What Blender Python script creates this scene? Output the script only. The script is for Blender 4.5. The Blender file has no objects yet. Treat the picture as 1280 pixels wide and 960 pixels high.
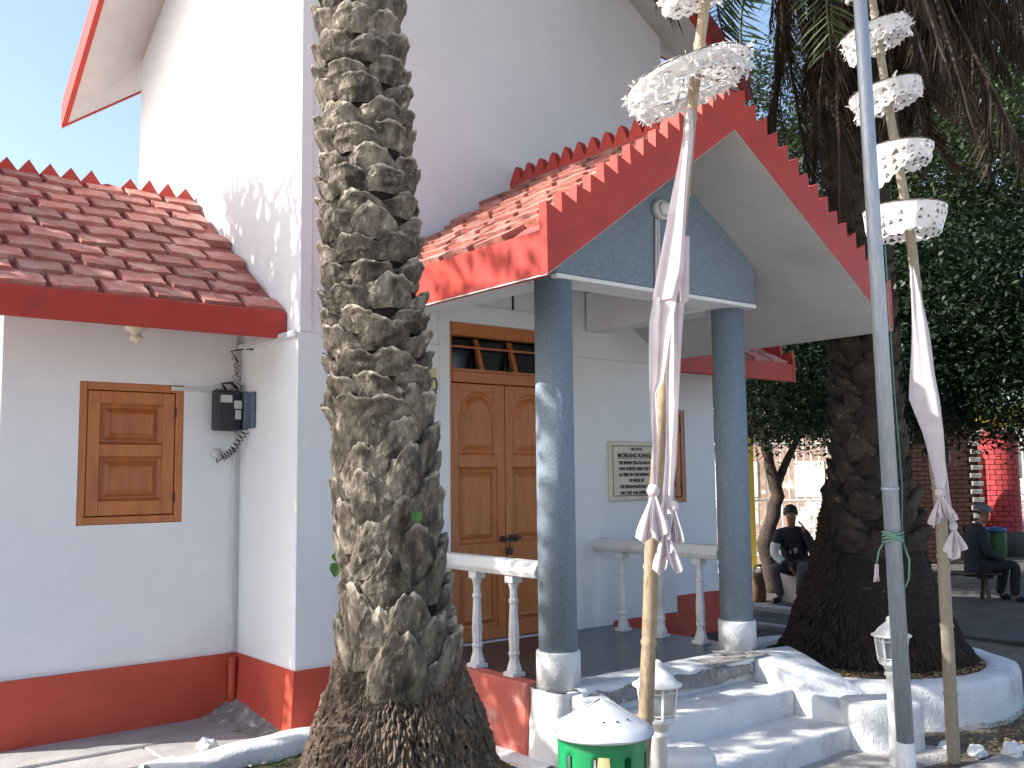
import bpy, math, random
from mathutils import Vector, Matrix, Euler, noise
random.seed(7)
sc = bpy.context.scene
R = math.radians
# ------------------------------------------------------------------ camera, sky, sun
cam_d = bpy.data.cameras.new('camera'); cam = bpy.data.objects.new('camera', cam_d)
sc.collection.objects.link(cam); sc.camera = cam
cam_d.sensor_width = 36; cam_d.lens = 36*1214.0/1280; cam_d.clip_end = 600; cam_d.clip_start = .05
rg = Vector((.7796, -.6261, -.0108)); up = -Vector((.0496, .0789, -.9956)); fw = Vector((.6242, .7756, .0932))
m = Matrix((rg, up, -fw)).transposed().to_4x4(); m.translation = (0, 0, 1.785); cam.matrix_world = m
SUN_EL, SUN_AZ = R(35.5), R(152)          # azimuth counted from +X towards +Y
w = bpy.data.worlds.new('World'); sc.world = w; w.use_nodes = True
nt = w.node_tree; bg = nt.nodes['Background']; sky = nt.nodes.new('ShaderNodeTexSky')
sky.sky_type = 'NISHITA'; sky.sun_disc = False; sky.sun_elevation = SUN_EL
sky.sun_rotation = R(90)-SUN_AZ; sky.air_density = 1.0; sky.dust_density = 2.6; sky.ozone_density = 1.2
nt.links.new(sky.outputs[0], bg.inputs[0]); bg.inputs[1].default_value = .15
sun_d = bpy.data.lights.new('sun', 'SUN'); sun_d.energy = 5.0; sun_d.angle = R(.5); sun_d.color = (1, .955, .89)
sun = bpy.data.objects.new('sun', sun_d); sc.collection.objects.link(sun)
sd = Vector((math.cos(SUN_AZ)*math.cos(SUN_EL), math.sin(SUN_AZ)*math.cos(SUN_EL), math.sin(SUN_EL)))
sun.rotation_euler = sd.to_track_quat('Z', 'Y').to_euler(); sun.location = sd*30
sc.view_settings.view_transform = 'Standard'; sc.view_settings.look = 'None'; sc.view_settings.exposure = 1.08; sc.view_settings.gamma = 1

# ------------------------------------------------------------------ materials
def M(name, a, b=None, sc_=4.0, rough=.7, bump=.15, bsc=60, dirt=None, dsc=1.5, dlo=.5, dhi=.75, rnd=0.0, spec=.3, metal=0,
      transl=0.0, stretch=None, edge=None, bdist=.01, hue=0.0, second=None):
    mt = bpy.data.materials.new(name); mt.use_nodes = True
    n = mt.node_tree.nodes; l = mt.node_tree.links; pb = n['Principled BSDF']
    tc = n.new('ShaderNodeTexCoord'); co = tc.outputs['Object']
    oi = n.new('ShaderNodeObjectInfo')
    ad = n.new('ShaderNodeVectorMath'); ad.operation = 'ADD'
    sm = n.new('ShaderNodeVectorMath'); sm.operation = 'SCALE'; cb = n.new('ShaderNodeCombineXYZ')
    for k in range(3): l.new(oi.outputs['Random'], cb.inputs[k])
    l.new(cb.outputs[0], sm.inputs[0]); sm.inputs[3].default_value = 17.0 if rnd else 0.0
    l.new(co, ad.inputs[0]); l.new(sm.outputs[0], ad.inputs[1]); co = ad.outputs[0]
    if stretch:
        mp = n.new('ShaderNodeMapping'); mp.inputs['Scale'].default_value = stretch; l.new(co, mp.inputs[0]); co = mp.outputs[0]
    def noi(s, d=5, r=.6):
        x = n.new('ShaderNodeTexNoise'); x.inputs['Scale'].default_value = s; x.inputs['Detail'].default_value = d
        x.inputs['Roughness'].default_value = r; l.new(co, x.inputs['Vector']); return x.outputs[0]
    def ramp(src, lo, hi):
        r = n.new('ShaderNodeMapRange'); r.inputs[1].default_value = lo; r.inputs[2].default_value = hi; l.new(src, r.inputs[0]); return r.outputs[0]
    def mix(f, c1, c2):
        x = n.new('ShaderNodeMix'); x.data_type = 'RGBA'
        if isinstance(f, float): x.inputs[0].default_value = f
        else: l.new(f, x.inputs[0])
        for i, c in ((6, c1), (7, c2)):
            if isinstance(c, tuple): x.inputs[i].default_value = (*c, 1)
            else: l.new(c, x.inputs[i])
        return x.outputs[2]
    b = b or tuple(v*.86 for v in a)
    c = mix(ramp(noi(sc_), .32, .68), a, b)
    if second: c = mix(ramp(noi(second[1]), second[2], second[3]), c, second[0])
    if dirt: c = mix(ramp(noi(dsc, 8, .7), dlo, dhi), c, dirt)
    if edge:
        g = n.new('ShaderNodeNewGeometry'); c = mix(ramp(g.outputs['Pointiness'], edge[1], edge[2]), c, edge[0])
    if rnd or hue:
        h = n.new('ShaderNodeHueSaturation'); l.new(c, h.inputs['Color'])
        v = n.new('ShaderNodeMapRange'); v.inputs[3].default_value = 1-rnd; v.inputs[4].default_value = 1+rnd
        l.new(oi.outputs['Random'], v.inputs[0]); l.new(v.outputs[0], h.inputs['Value']); c = h.outputs[0]
    l.new(c, pb.inputs['Base Color']); pb.inputs['Roughness'].default_value = rough
    pb.inputs['Specular IOR Level'].default_value = spec; pb.inputs['Metallic'].default_value = metal
    if bump:
        bp = n.new('ShaderNodeBump'); bp.inputs['Strength'].default_value = bump; bp.inputs['Distance'].default_value = bdist
        l.new(noi(bsc, 6, .65), bp.inputs['Height']); l.new(bp.outputs[0], pb.inputs['Normal'])
    if transl:
        tr = n.new('ShaderNodeBsdfTranslucent'); l.new(c, tr.inputs[0]); ms = n.new('ShaderNodeMixShader'); ms.inputs[0].default_value = transl
        l.new(pb.outputs[0], ms.inputs[1]); l.new(tr.outputs[0], ms.inputs[2]); l.new(ms.outputs[0], n['Material Output'].inputs[0])
    return mt
MT = {}
MT['white'] = M('white_wall', (.765,.775,.785), (.72,.73,.745), 1.1, .75, .25, 70, (.60,.59,.57), .9, .58, .95, bdist=.004, second=((.80,.80,.80), 6, .5, .9))
MT['whitewash'] = M('whitewash', (.68,.69,.70), (.59,.60,.61), 5, .88, .8, 24, (.36,.35,.34), 2.6, .54, .82, bdist=.014, second=((.50,.49,.48), 17, .60, .80))
MT['worn'] = M('worn_cement', (.34,.32,.31), (.18,.17,.17), 9, .95, 1, 30, (.62,.60,.58), 14, .54, .66, bdist=.03)
MT['plinth'] = M('red_plinth_paint', (.52,.085,.05), (.42,.065,.042), 3, .6, .25, 50, (.20,.05,.045), 2.4, .58, .9)
MT['plinthw'] = M('red_and_white_plinth_paint', (.50,.13,.10), (.44,.10,.08), 3, .7, .5, 40, (.70,.45,.40), 3.2, .52, .72)
MT['fascia'] = M('red_fascia_paint', (.43,.045,.030), (.35,.038,.028), 6, .5, .25, 60, (.22,.05,.045), 3, .6, .9)
MT['tile'] = M('red_clay_tile', (.47,.18,.145), (.36,.12,.095), 14, .75, .8, 38, (.54,.36,.30), 7, .46, .72, rnd=.25, bdist=.018)
MT['deck'] = M('red_roof_bed', (.36,.095,.085), (.28,.075,.07), 8, .8, .6, 40, (.25,.15,.14), 5, .5, .9)
MT['soffit'] = M('soffit_plaster', (.50,.49,.47), (.44,.43,.42), 2.0, .85, .5, 60, (.34,.32,.30), 1.7, .55, .9)
MT['blue'] = M('blue_grey_roughcast', (.265,.325,.39), (.155,.205,.255), 90, .75, 1, 190, (.24,.27,.31), 6, .6, .95, bdist=.006)
MT['wood'] = M('varnished_wood', (.50,.175,.048), (.39,.125,.035), 2.2, .38, .12, 90, (.20,.06,.02), 1.6, .55, .9, spec=.5, stretch=(9, 9, 1.2))
MT['woodd'] = M('varnished_wood_panel', (.43,.14,.038), (.33,.10,.028), 2.2, .36, .12, 90, (.18,.05,.02), 1.6, .55, .9, spec=.5, stretch=(9, 9, 1.2))
MT['glassd'] = M('dark_glass', (.012,.013,.015), None, 3, .12, 0, 10, spec=.6)
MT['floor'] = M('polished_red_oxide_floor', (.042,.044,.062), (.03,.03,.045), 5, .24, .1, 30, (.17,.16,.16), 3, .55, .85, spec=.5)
MT['concrete'] = M('concrete_apron', (.36,.34,.33), (.27,.26,.26), 3, .9, .7, 45, (.16,.15,.15), 1.6, .5, .85)
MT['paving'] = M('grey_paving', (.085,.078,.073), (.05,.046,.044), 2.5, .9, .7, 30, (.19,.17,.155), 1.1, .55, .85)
MT['bounce_ground'] = M('pale_bounce_ground', (.50,.48,.45), (.42,.40,.37), 1.5, .9, .5, 30)  # mostly unseen ground, made pale to bounce light onto the shaded walls
MT['earth'] = M('earth', (.17,.135,.105), (.10,.08,.062), 5, .95, 1, 22, (.30,.27,.23), 2.2, .52, .8, bdist=.03)
MT['dust'] = M('dusty_path', (.44,.42,.40), (.33,.31,.30), 3, .95, .8, 35, (.20,.18,.17), 4, .5, .8, bdist=.02)
MT['soil'] = M('dark_soil', (.075,.055,.042), (.045,.034,.028), 8, .97, 1, 25, (.16,.12,.085), 6, .55, .8, bdist=.04)
MT['pale'] = M('pale_street', (.30,.215,.165), (.19,.13,.10), 3.5, .9, .4, 20, (.62,.58,.52), .8, .54, .60)
MT['metalw'] = M('white_painted_iron', (.74,.74,.73), (.66,.65,.63), 8, .5, .2, 50, (.36,.17,.08), 13, .62, .8)
MT['galv'] = M('galvanised_pipe', (.36,.40,.45), (.27,.31,.36), 7, .42, .15, 60, (.55,.58,.60), 5, .6, .8, spec=.5, metal=.35, stretch=(8, 8, 1))
MT['lid'] = M('bin_lid_paint', (.62,.64,.67), (.42,.45,.50), 4.5, .3, .08, 20, (.40,.42,.45), 4, .64, .9, spec=.55, metal=.1)
MT['green'] = M('green_bin_paint', (.012,.24,.085), (.01,.17,.06), 4, .28, .05, 30, (.10,.16,.08), 7, .66, .8, spec=.5)
MT['bamboo'] = M('bamboo', (.36,.28,.19), (.23,.17,.11), 12, .5, .2, 60, (.12,.075,.045), 6, .58, .72, stretch=(6, 6, 1.6))
MT['bamboo2'] = M('weathered_bamboo', (.32,.28,.21), (.24,.20,.145), 12, .55, .2, 60, (.16,.12,.08), 6, .6, .8, stretch=(6, 6, 1.6))
MT['cloth'] = M('white_cloth', (.68,.62,.63), (.56,.49,.51), 9, .85, .25, 60, (.66,.56,.58), 3, .56, .9, transl=.22)
MT['paper'] = M('white_cut_cloth', (.82,.81,.80), (.74,.72,.71), 20, .85, .3, 60, (.52,.47,.43), 14, .62, .9, transl=.25, rnd=0)
MT['bark'] = M('palm_leaf_base', (.265,.225,.175), (.085,.07,.055), 16, .88, 1.0, 30, (.042,.034,.028), 9, .47, .62, rnd=.35, bdist=.035, second=((.42,.37,.29), 26, .57, .68), edge=((.55,.48,.38), .53, .62), stretch=(1, 1, .55))
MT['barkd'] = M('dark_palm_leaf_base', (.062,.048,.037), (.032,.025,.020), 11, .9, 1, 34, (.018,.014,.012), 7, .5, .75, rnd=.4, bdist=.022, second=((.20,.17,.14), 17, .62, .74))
MT['core'] = M('palm_fibre', (.045,.033,.024), (.020,.015,.011), 20, .95, 1, 60, (.15,.11,.075), 12, .56, .75, bdist=.03, stretch=(1, 1, 3))
MT['root'] = M('palm_roots', (.17,.125,.09), (.085,.06,.045), 30, .9, .8, 80, (.32,.25,.18), 18, .56, .7)
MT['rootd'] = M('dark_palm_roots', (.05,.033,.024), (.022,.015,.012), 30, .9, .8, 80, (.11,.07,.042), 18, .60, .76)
MT['frond'] = M('green_frond', (.055,.085,.028), (.03,.055,.018), 8, .5, .1, 40, (.16,.15,.06), 5, .6, .9, transl=.25, rnd=.2)
MT['dead'] = M('dead_frond', (.07,.045,.030), (.032,.022,.017), 8, .85, .2, 40, (.22,.16,.10), 5, .62, .85, transl=.06, rnd=.3)
MT['leaf'] = M('green_leaf', (.042,.062,.021), (.012,.025,.010), 1.6, .48, .1, 40, (.13,.14,.045), 9, .55, .8, transl=.16)
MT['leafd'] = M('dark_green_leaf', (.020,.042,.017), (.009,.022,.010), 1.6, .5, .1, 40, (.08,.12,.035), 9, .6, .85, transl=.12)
MT['trunk'] = M('tree_bark', (.07,.052,.04), (.04,.03,.025), 6, .9, 1, 26, bdist=.03)
MT['litter'] = M('dry_leaves', (.36,.26,.13), (.22,.14,.07), 15, .8, .3, 30, (.52,.42,.24), 20, .55, .7)
MT['black'] = M('black_plastic', (.022,.024,.030), (.016,.017,.02), 6, .42, .1, 40, spec=.5)
MT['bluebox'] = M('blue_grey_plastic', (.10,.14,.20), (.07,.10,.15), 6, .4, .1, 40, spec=.5)
MT['conduit'] = M('conduit', (.62,.62,.61), None, 6, .5, .1, 40)
MT['wire'] = M('dark_wire', (.025,.022,.022), None, 6, .5, 0)
MT['wirer'] = M('red_wire', (.28,.05,.04), None, 6, .5, 0)
MT['stone'] = M('cream_stone', (.70,.63,.50), (.62,.56,.44), 9, .6, .2, 60, (.33,.29,.22), 4, .55, .85)
MT['ink'] = M('dark_lettering', (.03,.02,.018), None, 6, .6, 0)
MT['brickr'] = M('red_painted_brick', (.44,.055,.06), (.36,.045,.05), 8, .7, .4, 40, rnd=.15)
MT['brickd'] = M('brown_brick', (.05,.022,.018), (.035,.016,.014), 8, .85, .5, 40, rnd=.3)
MT['mortar'] = M('mortar', (.16,.05,.05), None, 8, .9, .5, 40)
MT['mortard'] = M('dark_mortar', (.045,.03,.028), None, 8, .9, .5, 40)
MT['yellow'] = M('yellow_paint', (.55,.40,.04), (.45,.32,.03), 4, .6, .2, 40)
MT['cream'] = M('cream_plate', (.66,.60,.30), None, 4, .5, .1, 40)
MT['skin'] = M('skin', (.20,.105,.07), (.16,.085,.06), 9, .5, .1, 80)
MT['hair'] = M('black_hair', (.012,.011,.012), None, 40, .5, .5, 90)
MT['dark'] = M('black_cloth', (.018,.018,.022), (.012,.012,.015), 9, .9, .3, 50)
MT['greyc'] = M('pale_grey_cloth', (.40,.41,.40), (.30,.31,.31), 9, .9, .3, 50)
MT['navy'] = M('dark_navy_cloth', (.020,.024,.036), (.013,.016,.024), 9, .9, .3, 50)
MT['greyp'] = M('dark_grey_trousers', (.075,.075,.078), (.03,.03,.033), 5, .9, .3, 50)
MT['cap'] = M('grey_cap', (.10,.105,.12), None, 9, .9, .3, 50)
MT['brown'] = M('brown_cloth', (.16,.085,.05), (.11,.06,.04), 9, .9, .3, 50)
MT['greenp'] = M('green_plastic', (.02,.07,.025), (.03,.10,.03), 9, .5, .1, 50)
MT['bluep'] = M('blue_plastic', (.03,.10,.26), None, 9, .5, .1, 50)
MT['rope'] = M('green_rope', (.16,.32,.24), (.10,.22,.16), 40, .8, .4, 90)
MT['vine'] = M('vine_leaf', (.07,.18,.03), (.05,.13,.025), 30, .45, .1, 50, transl=.2)
MT['benchw'] = M('old_bench_wood', (.10,.075,.055), (.06,.045,.035), 9, .85, .5, 40)

# ------------------------------------------------------------------ geometry helpers
class G:
    def __init__(s): s.v = []; s.f = []; s.mi = []; s.cur = 0
    def add(s, vs, fs):
        b = len(s.v); s.v += [tuple(p) for p in vs]; s.f += [tuple(b+i for i in f) for f in fs]; s.mi += [s.cur]*len(fs); return s
    def box(s, x0, x1, y0, y1, z0, z1):
        return s.add([(x0,y0,z0),(x1,y0,z0),(x1,y1,z0),(x0,y1,z0),(x0,y0,z1),(x1,y0,z1),(x1,y1,z1),(x0,y1,z1)],
                     [(0,3,2,1),(4,5,6,7),(0,1,5,4),(1,2,6,5),(2,3,7,6),(3,0,4,7)])
    def hexa(s, p):   # eight points, bottom four then top four
        return s.add(p, [(0,3,2,1),(4,5,6,7),(0,1,5,4),(1,2,6,5),(2,3,7,6),(3,0,4,7)])
    def obox(s, c, rx, ry, rz, M3=None):
        M3 = M3 or Matrix.Identity(3); c = Vector(c)
        P = [c+M3@Vector((a*rx, b*ry, d*rz)) for d in (-1,1) for a, b in ((-1,-1),(1,-1),(1,1),(-1,1))]
        return s.hexa(P)
    def prism(s, pts, f, d0, d1):  # pts 2D outline counter-clockwise or not, f(a,b,d) -> xyz
        n = len(pts); vs = [f(a, b, d0) for a, b in pts]+[f(a, b, d1) for a, b in pts]
        return s.add(vs, [tuple(range(n))[::-1], tuple(range(n, 2*n))]+[(i, (i+1) % n, n+(i+1) % n, n+i) for i in range(n)])
    def tube(s, P, r, n=8, cap=True, flat=None):
        P = [Vector(p) for p in P]; k = len(P); r = r if isinstance(r, (list, tuple)) else [r]*k; vs = []; pu = None
        for i in range(k):
            t = (P[min(i+1, k-1)]-P[max(i-1, 0)]).normalized()
            u = t.cross(Vector((0, 0, 1))) if pu is None else pu-t*pu.dot(t)
            if u.length < 1e-4: u = t.cross(Vector((0, 1, 0)))
            u.normalize(); pu = u; q = t.cross(u)
            for j in range(n):
                a = 2*math.pi*j/n; vs.append(P[i]+u*math.cos(a)*r[i]+q*math.sin(a)*r[i]*(flat or 1))
        fs = [(i*n+j, i*n+(j+1) % n, (i+1)*n+(j+1) % n, (i+1)*n+j) for i in range(k-1) for j in range(n)]
        if cap: fs += [tuple(range(n))[::-1], tuple((k-1)*n+j for j in range(n))]
        return s.add(vs, fs)
    def lathe(s, prof, c=(0, 0, 0), n=24, a0=0, sx=1, sy=1, cap=True):
        vs = [(c[0]+r*sx*math.cos(a0+2*math.pi*j/n), c[1]+r*sy*math.sin(a0+2*math.pi*j/n), c[2]+z) for r, z in prof for j in range(n)]
        k = len(prof); fs = [(i*n+j, i*n+(j+1) % n, (i+1)*n+(j+1) % n, (i+1)*n+j) for i in range(k-1) for j in range(n)]
        if cap: fs += [tuple(range(n))[::-1], tuple((k-1)*n+j for j in range(n))]
        return s.add(vs, fs)
    def grid(s, fn, nu, nv, closed=False):
        vs = [fn(i/nu, j/nv) for j in range(nv+1) for i in range(nu+(0 if closed else 1))]
        w_ = nu if closed else nu+1
        return s.add(vs, [(j*w_+i, j*w_+(i+1) % w_, (j+1)*w_+(i+1) % w_, (j+1)*w_+i) for j in range(nv) for i in range(nu)])
    def mesh(s, name, mats, off=(0, 0, 0), smooth=False):
        me = bpy.data.meshes.new(name); ox, oy, oz = off
        me.from_pydata([(a-ox, b-oy, c-oz) for a, b, c in s.v], [], s.f)
        mats = mats if isinstance(mats, (list, tuple)) else [mats]
        for q in mats: me.materials.append(MT[q] if isinstance(q, str) else q)
        if len(mats) > 1: me.polygons.foreach_set('material_index', s.mi)
        if smooth: me.polygons.foreach_set('use_smooth', [True]*len(s.f))
        me.update(); return me
WL = {}
def link(o): sc.collection.objects.link(o); return o
def props(o, label=None, cat=None, group=None, kind=None):
    for k, v in (('label', label), ('category', cat), ('group', group), ('kind', kind)):
        if v: o[k] = v
    return o
def thing(name, label, cat, loc=(0, 0, 0), group=None, rz=0):
    o = link(bpy.data.objects.new(name, None)); o.empty_display_size = .1; o.location = loc; o.rotation_euler[2] = rz
    WL[o.name] = Vector(loc); return props(o, label, cat, group)
def part(name, g, mat, parent, smooth=False, bevel=0, label=None, seg=1, loc=None, autos=None, kind=None):
    """mesh given in world coordinates, stored relative to the parent; loc gives the part an origin of its own"""
    base = WL.get(parent.name, Vector()) if parent else Vector()
    org = Vector(loc) if loc is not None else base
    o = link(bpy.data.objects.new(name, g.mesh(name, mat, org, smooth))); o.location = org-base
    if parent: o.parent = parent
    WL[o.name] = org
    if bevel:
        b = o.modifiers.new('bevel', 'BEVEL'); b.width = bevel; b.segments = seg; b.limit_method = 'ANGLE'; b.angle_limit = R(40)
    return props(o, label, kind=kind)
def single(name, g, mat, label, cat, loc=(0, 0, 0), group=None, smooth=False, bevel=0, kind=None, seg=1):
    o = part(name, g, mat, None, smooth, bevel, loc=loc, seg=seg); return props(o, label, cat, group, kind)
def struct(name, g, mat, smooth=False, bevel=0, loc=(0,0,0)):
    o = part(name, g, mat, None, smooth, bevel, loc=loc); o['kind'] = 'structure'; return o
def inst(name, me, parent, loc, rot=(0, 0, 0), scale=1):
    o = link(bpy.data.objects.new(name, me)); o.parent = parent; o.location = loc; o.rotation_euler = rot
    o.scale = (scale,)*3 if isinstance(scale, (int, float)) else scale; return o
def copy_tree(o, parent=None):
    c = o.copy(); link(c)
    if parent: c.parent = parent
    for ch in o.children: copy_tree(ch, c)
    return c
U = random.uniform
def nz(p, s=1.0): return noise.noise(Vector(p)*s)

# ------------------------------------------------------------------ ground and setting
X0, X1, YF, YB = 3.05, 6.84, 6.15, 9.70       # tower
ZF = .485                                       # porch floor
YW = 7.10                                       # wing walls
def gfn(u, v):
    x = -1+14*u; y = -1+10*v
    edge = min(u, 1-u, v, 1-v)*8; k = min(1, max(0, edge))
    return (x, y, (.012*nz((x, y, 0), 1.3)+.006*nz((x, y, 3), 6))*k - .012)
g = G(); g.grid(gfn, 200, 150); struct('ground', g, 'earth', True)
g = G(); g.add([(-150,-150,-.03),(200,-150,-.03),(200,200,-.03),(-150,200,-.03)], [(0,1,2,3)]); struct('far_ground', g, 'bounce_ground')
g = G(); g.box(-3.0, 3.06, 6.62, 7.11, -.05, .05); g.box(-3.0, 2.2, 6.22, 6.618, -.05, .035); g.box(2.203, 3.9, 5.95, 6.618, -.05, .042); struct('concrete_apron', g, 'concrete', bevel=.01)
# kerb of the palm bed, along the wall and the porch side
def wob(x): return .018*math.sin(x*5.1)+.012*math.sin(x*13)
g = G()
def kf(u, v):
    x = 1.95+u*1.9; prof = [(6.0, 0), (6.0, .10), (5.99, .14), (5.94, .155), (5.80, .15), (5.76, .12), (5.75, -.02)]
    k = v*(len(prof)-1); y, z = prof[int(round(k))]
    return (x, y+.14*(x-2.9)+wob(x), z+.012*nz((x, y, 0), 4))
g.grid(kf, 60, 6)
def kf2(u, v):
    y = 6.05-u*1.55; prof = [(3.95, .0), (3.94, .05), (3.90, .065), (3.74, .055), (3.70, .03), (3.69, -.03)]
    x, z = prof[int(round(v*5))]; return (x+wob(y*1.3)*.7, y, z+.01*nz((x, y, 0), 5))
g.grid(kf2, 50, 5)
struct('bed_kerb', g, 'whitewash', True)
g = G(); g.hexa([(2.0,5.6,-.03),(2.25,5.55,-.03),(2.28,6.2,-.03),(2.02,6.2,-.03),(2.0,5.62,.07),(2.22,5.57,.09),(2.25,6.18,.08),(2.02,6.18,.06)])
struct('kerb_end_block', g, 'whitewash', bevel=.02)
# palm bed soil
g = G()
def sf(u, v):
    x = 1.2+2.52*u; y = 2.6+3.2*v; d = math.hypot(x-2.68, y-4.23)
    return (x, y, .03+.16*math.exp(-(d/1.0)**2)+.02*nz((x, y, 1), 5)+.012*nz((x, y, 1), 16)-(.1 if min(u, v, 1-u, 1-v) < .01 else 0))
g.grid(sf, 80, 90); struct('palm_bed_soil', g, 'soil', True)
# foreground dusty path
g = G()
def pf(u, v):
    x = 4.2+5.5*u; y0 = 3.30-.55*u-.12*math.sin(u*6); y = y0*(1-v)+(y0-3.4)*v
    return (x, y, .004+.016*(nz((x, y, 2), 3)+.5)*min(1, v*14))
g.grid(pf, 90, 50); struct('path', g, 'dust', True)
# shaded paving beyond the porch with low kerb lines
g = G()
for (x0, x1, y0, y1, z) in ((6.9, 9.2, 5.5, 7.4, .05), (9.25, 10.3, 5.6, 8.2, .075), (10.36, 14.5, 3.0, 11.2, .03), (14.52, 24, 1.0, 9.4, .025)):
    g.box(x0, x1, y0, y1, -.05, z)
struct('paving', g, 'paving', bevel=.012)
g = G(); g.box(10.02, 10.20, 5.6, 8.6, -.05, .14); g.box(9.0, 9.12, 5.6, 8.0, -.05, .11); struct('paving_kerb', g, 'concrete', bevel=.015)

# ------------------------------------------------------------------ the building
B = thing('hall_building', 'white two storey hall with red toothed tile roofs and a gabled porch', 'building', (X0, YF, 0))
DX0, DX1, DZ1 = 4.32, 5.50, 2.985
ZT = 5.98
def gable_z(a, w): return ZT+.62*(w-abs(a))
# tower walls
g = G(); th = .2
g.box(X0, DX0, YF, YF+th, 0, ZT); g.box(DX1, X1, YF, YF+th, 0, ZT); g.box(DX0, DX1, YF, YF+th, DZ1, ZT); g.box(DX0, DX1, YF, YF+th, 0, ZF)
cx, hw = (X0+X1)/2, (X1-X0)/2
g.prism([(X0, ZT), (X1, ZT), (cx, ZT+.62*hw)], lambda a, b, d: (a, d, b), YF, YF+th)
part('front_wall', g, 'white', B)
cy, hwy = (YF+YB)/2, (YB-YF)/2
for nm, x in (('left_wall', X0), ('right_wall', X1-th)):
    g = G(); g.box(x, x+th, YF+th, YB, 0, ZT)
    g.prism([(YF, ZT+.001), (YB, ZT+.001), (cy, ZT+.62*hwy)], lambda a, b, d: (d, a, b), x, x+th); part('side_wall', g, 'white', B)
g = G(); g.box(X0+th, X1-th, YB-th, YB, 0, ZT); g.prism([(X0, ZT), (X1, ZT), (cx, ZT+.62*hw)], lambda a, b, d: (a, d, b), YB-th, YB); part('rear_wall', g, 'white', B)
# lower wall facing stands proud, with the door surround stepping up
g = G(); pr = .018
g.box(X0-pr, DX0-.10, YF-pr, YF-.0005, ZF-.01, 2.79); g.box(DX0-.10, DX0, YF-pr, YF-.0005, ZF-.01, 3.13); g.box(DX1, DX1+.10, YF-pr, YF-.0005, ZF-.01, 3.13)
g.box(DX0, DX1, YF-pr, YF-.0005, DZ1, 3.13); g.box(DX1+.10, X1+pr, YF-pr, YF-.0005, ZF-.01, 2.79)
g.box(X0-pr, X0-.0005, YF-.0005, YW, ZF-.01, 2.79); g.box(X1+.0005, X1+pr, YF-.0005, YW, ZF-.01, 2.79)
part('wall_facing', g, 'white', B, bevel=.004)
g = G(); g.box(4.955, 4.962, YF-pr-.002, YF-.001, 3.131, 3.35); part('plaster_joint', g, 'ink', B)
g = G(); g.box(X0-.002, X0+.09, YF-.012, YF-.0008, 2.80, 7); part('corner_fillet', g, 'white', B, bevel=.004)
# cornice strips on the return walls
g = G(); g.box(X0-.05, X0-pr-.001, YF-.02, YW, 2.755, 2.80); part('cornice', g, 'white', B, bevel=.006)
# plinth
g = G(); q = .032
def plinth(x0, x1, y0, y1): g.hexa([(x0-.035, y0-.02, -.02), (x1, y0-.02, -.02), (x1, y1, -.02), (x0-.035, y1, -.02), (x0, y0, ZF), (x1, y0, ZF), (x1, y1, ZF), (x0, y1, ZF)])
plinth(X0-q, X0+.96, YF-q, YF+.1); plinth(X0-q, X0+.05, YF+.1, YW+.0); g.box(1.35, X0-q-.001, YW-q, YW+.05, -.02, ZF+.001)
part('plinth', g, 'plinth', B); g = G(); g.box(6.03, X1+q, YF-q, YF+.1, -.02, ZF-.002); g.box(X1-.05, X1+q, YF+.1, YW, -.02, ZF-.002); g.box(X1+q+.001, 8.64, YW-q, YW+.05, -.02, ZF-.001)
g.box(6.03, X1+.005, YF-.02, YF-.019+.0, ZF-.002, ZF+.03)
part('plinth', g, 'plinth', B)
g = G(); g.tube([(X0-q-.05, YW-q-.045, .02), (X0-q-.05, YW-q-.045, ZF-.02)], .028, 10); part('drain_pipe', g, 'plinth', B, True)
g = G()
def mound(u, v):
    y = YF-.06+1.0*u; hgt = .03+.12*u
    return (X0-.03-v*(.10+.22*u)+.015*nz((y, v, 0), 9), y, .045+(hgt*(1-v)**1.5)+.012*nz((y, v*2, 4), 8))
g.grid(mound, 30, 10); part('cement_fillet', g, 'worn', B, True)
# wings: left and mirrored right
def fielded(x0, x1, z0, z1, y, arch=False):
    """raised and fielded panel facing -Y"""
    g = G(); loops = []
    for inset, dy in ((0, 0), (.018, .016), (.03, .018), (.068, -.004), (.082, .002), (.10, .002)):
        a0, a1, b0, b1 = x0+inset, x1-inset, z0+inset, z1-inset; pts = [(a0, b0), (a1, b0)]
        if arch:
            hh = (a1-a0)*.42; sh = b1-hh*.95
            pts += [(a1, sh-.04), (a1-.022, sh)]+[((a0+a1)/2+((a1-a0)/2-.022)*math.cos(t), sh+hh*math.sin(t)) for t in [math.pi*k/10 for k in range(1, 10)]]+[(a0+.022, sh), (a0, sh-.04)]
        else: pts += [(a1, b1), (a0, b1)]
        loops.append([(p[0], y+dy, p[1]) for p in pts])
    n = len(loops[0]); vs = [p for L in loops for p in L]
    fs = [(k*n+i, k*n+(i+1) % n, (k+1)*n+(i+1) % n, (k+1)*n+i) for k in range(len(loops)-1) for i in range(n)]+[tuple((len(loops)-1)*n+i for i in range(n))]
    if arch: # spandrel wood around the arch
        top = [(x0, y+.0, z1), (x1, y, z1)]; b = len(vs); vs += top; R_ = list(range(2, n))
        mid = len(R_)//2
        fs += [(R_[i+1], R_[i], b+1) for i in range(mid)]+[(R_[i+1], R_[i], b) for i in range(mid, len(R_)-1)]+[(b, b+1, R_[mid])]
    return g.add(vs, fs)
def sub_empty(name, parent, loc):
    o = link(bpy.data.objects.new(name, None)); o.empty_display_size = .05; o.parent = parent
    o.location = Vector(loc)-WL[parent.name]; WL[o.name] = Vector(loc); return o
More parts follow.
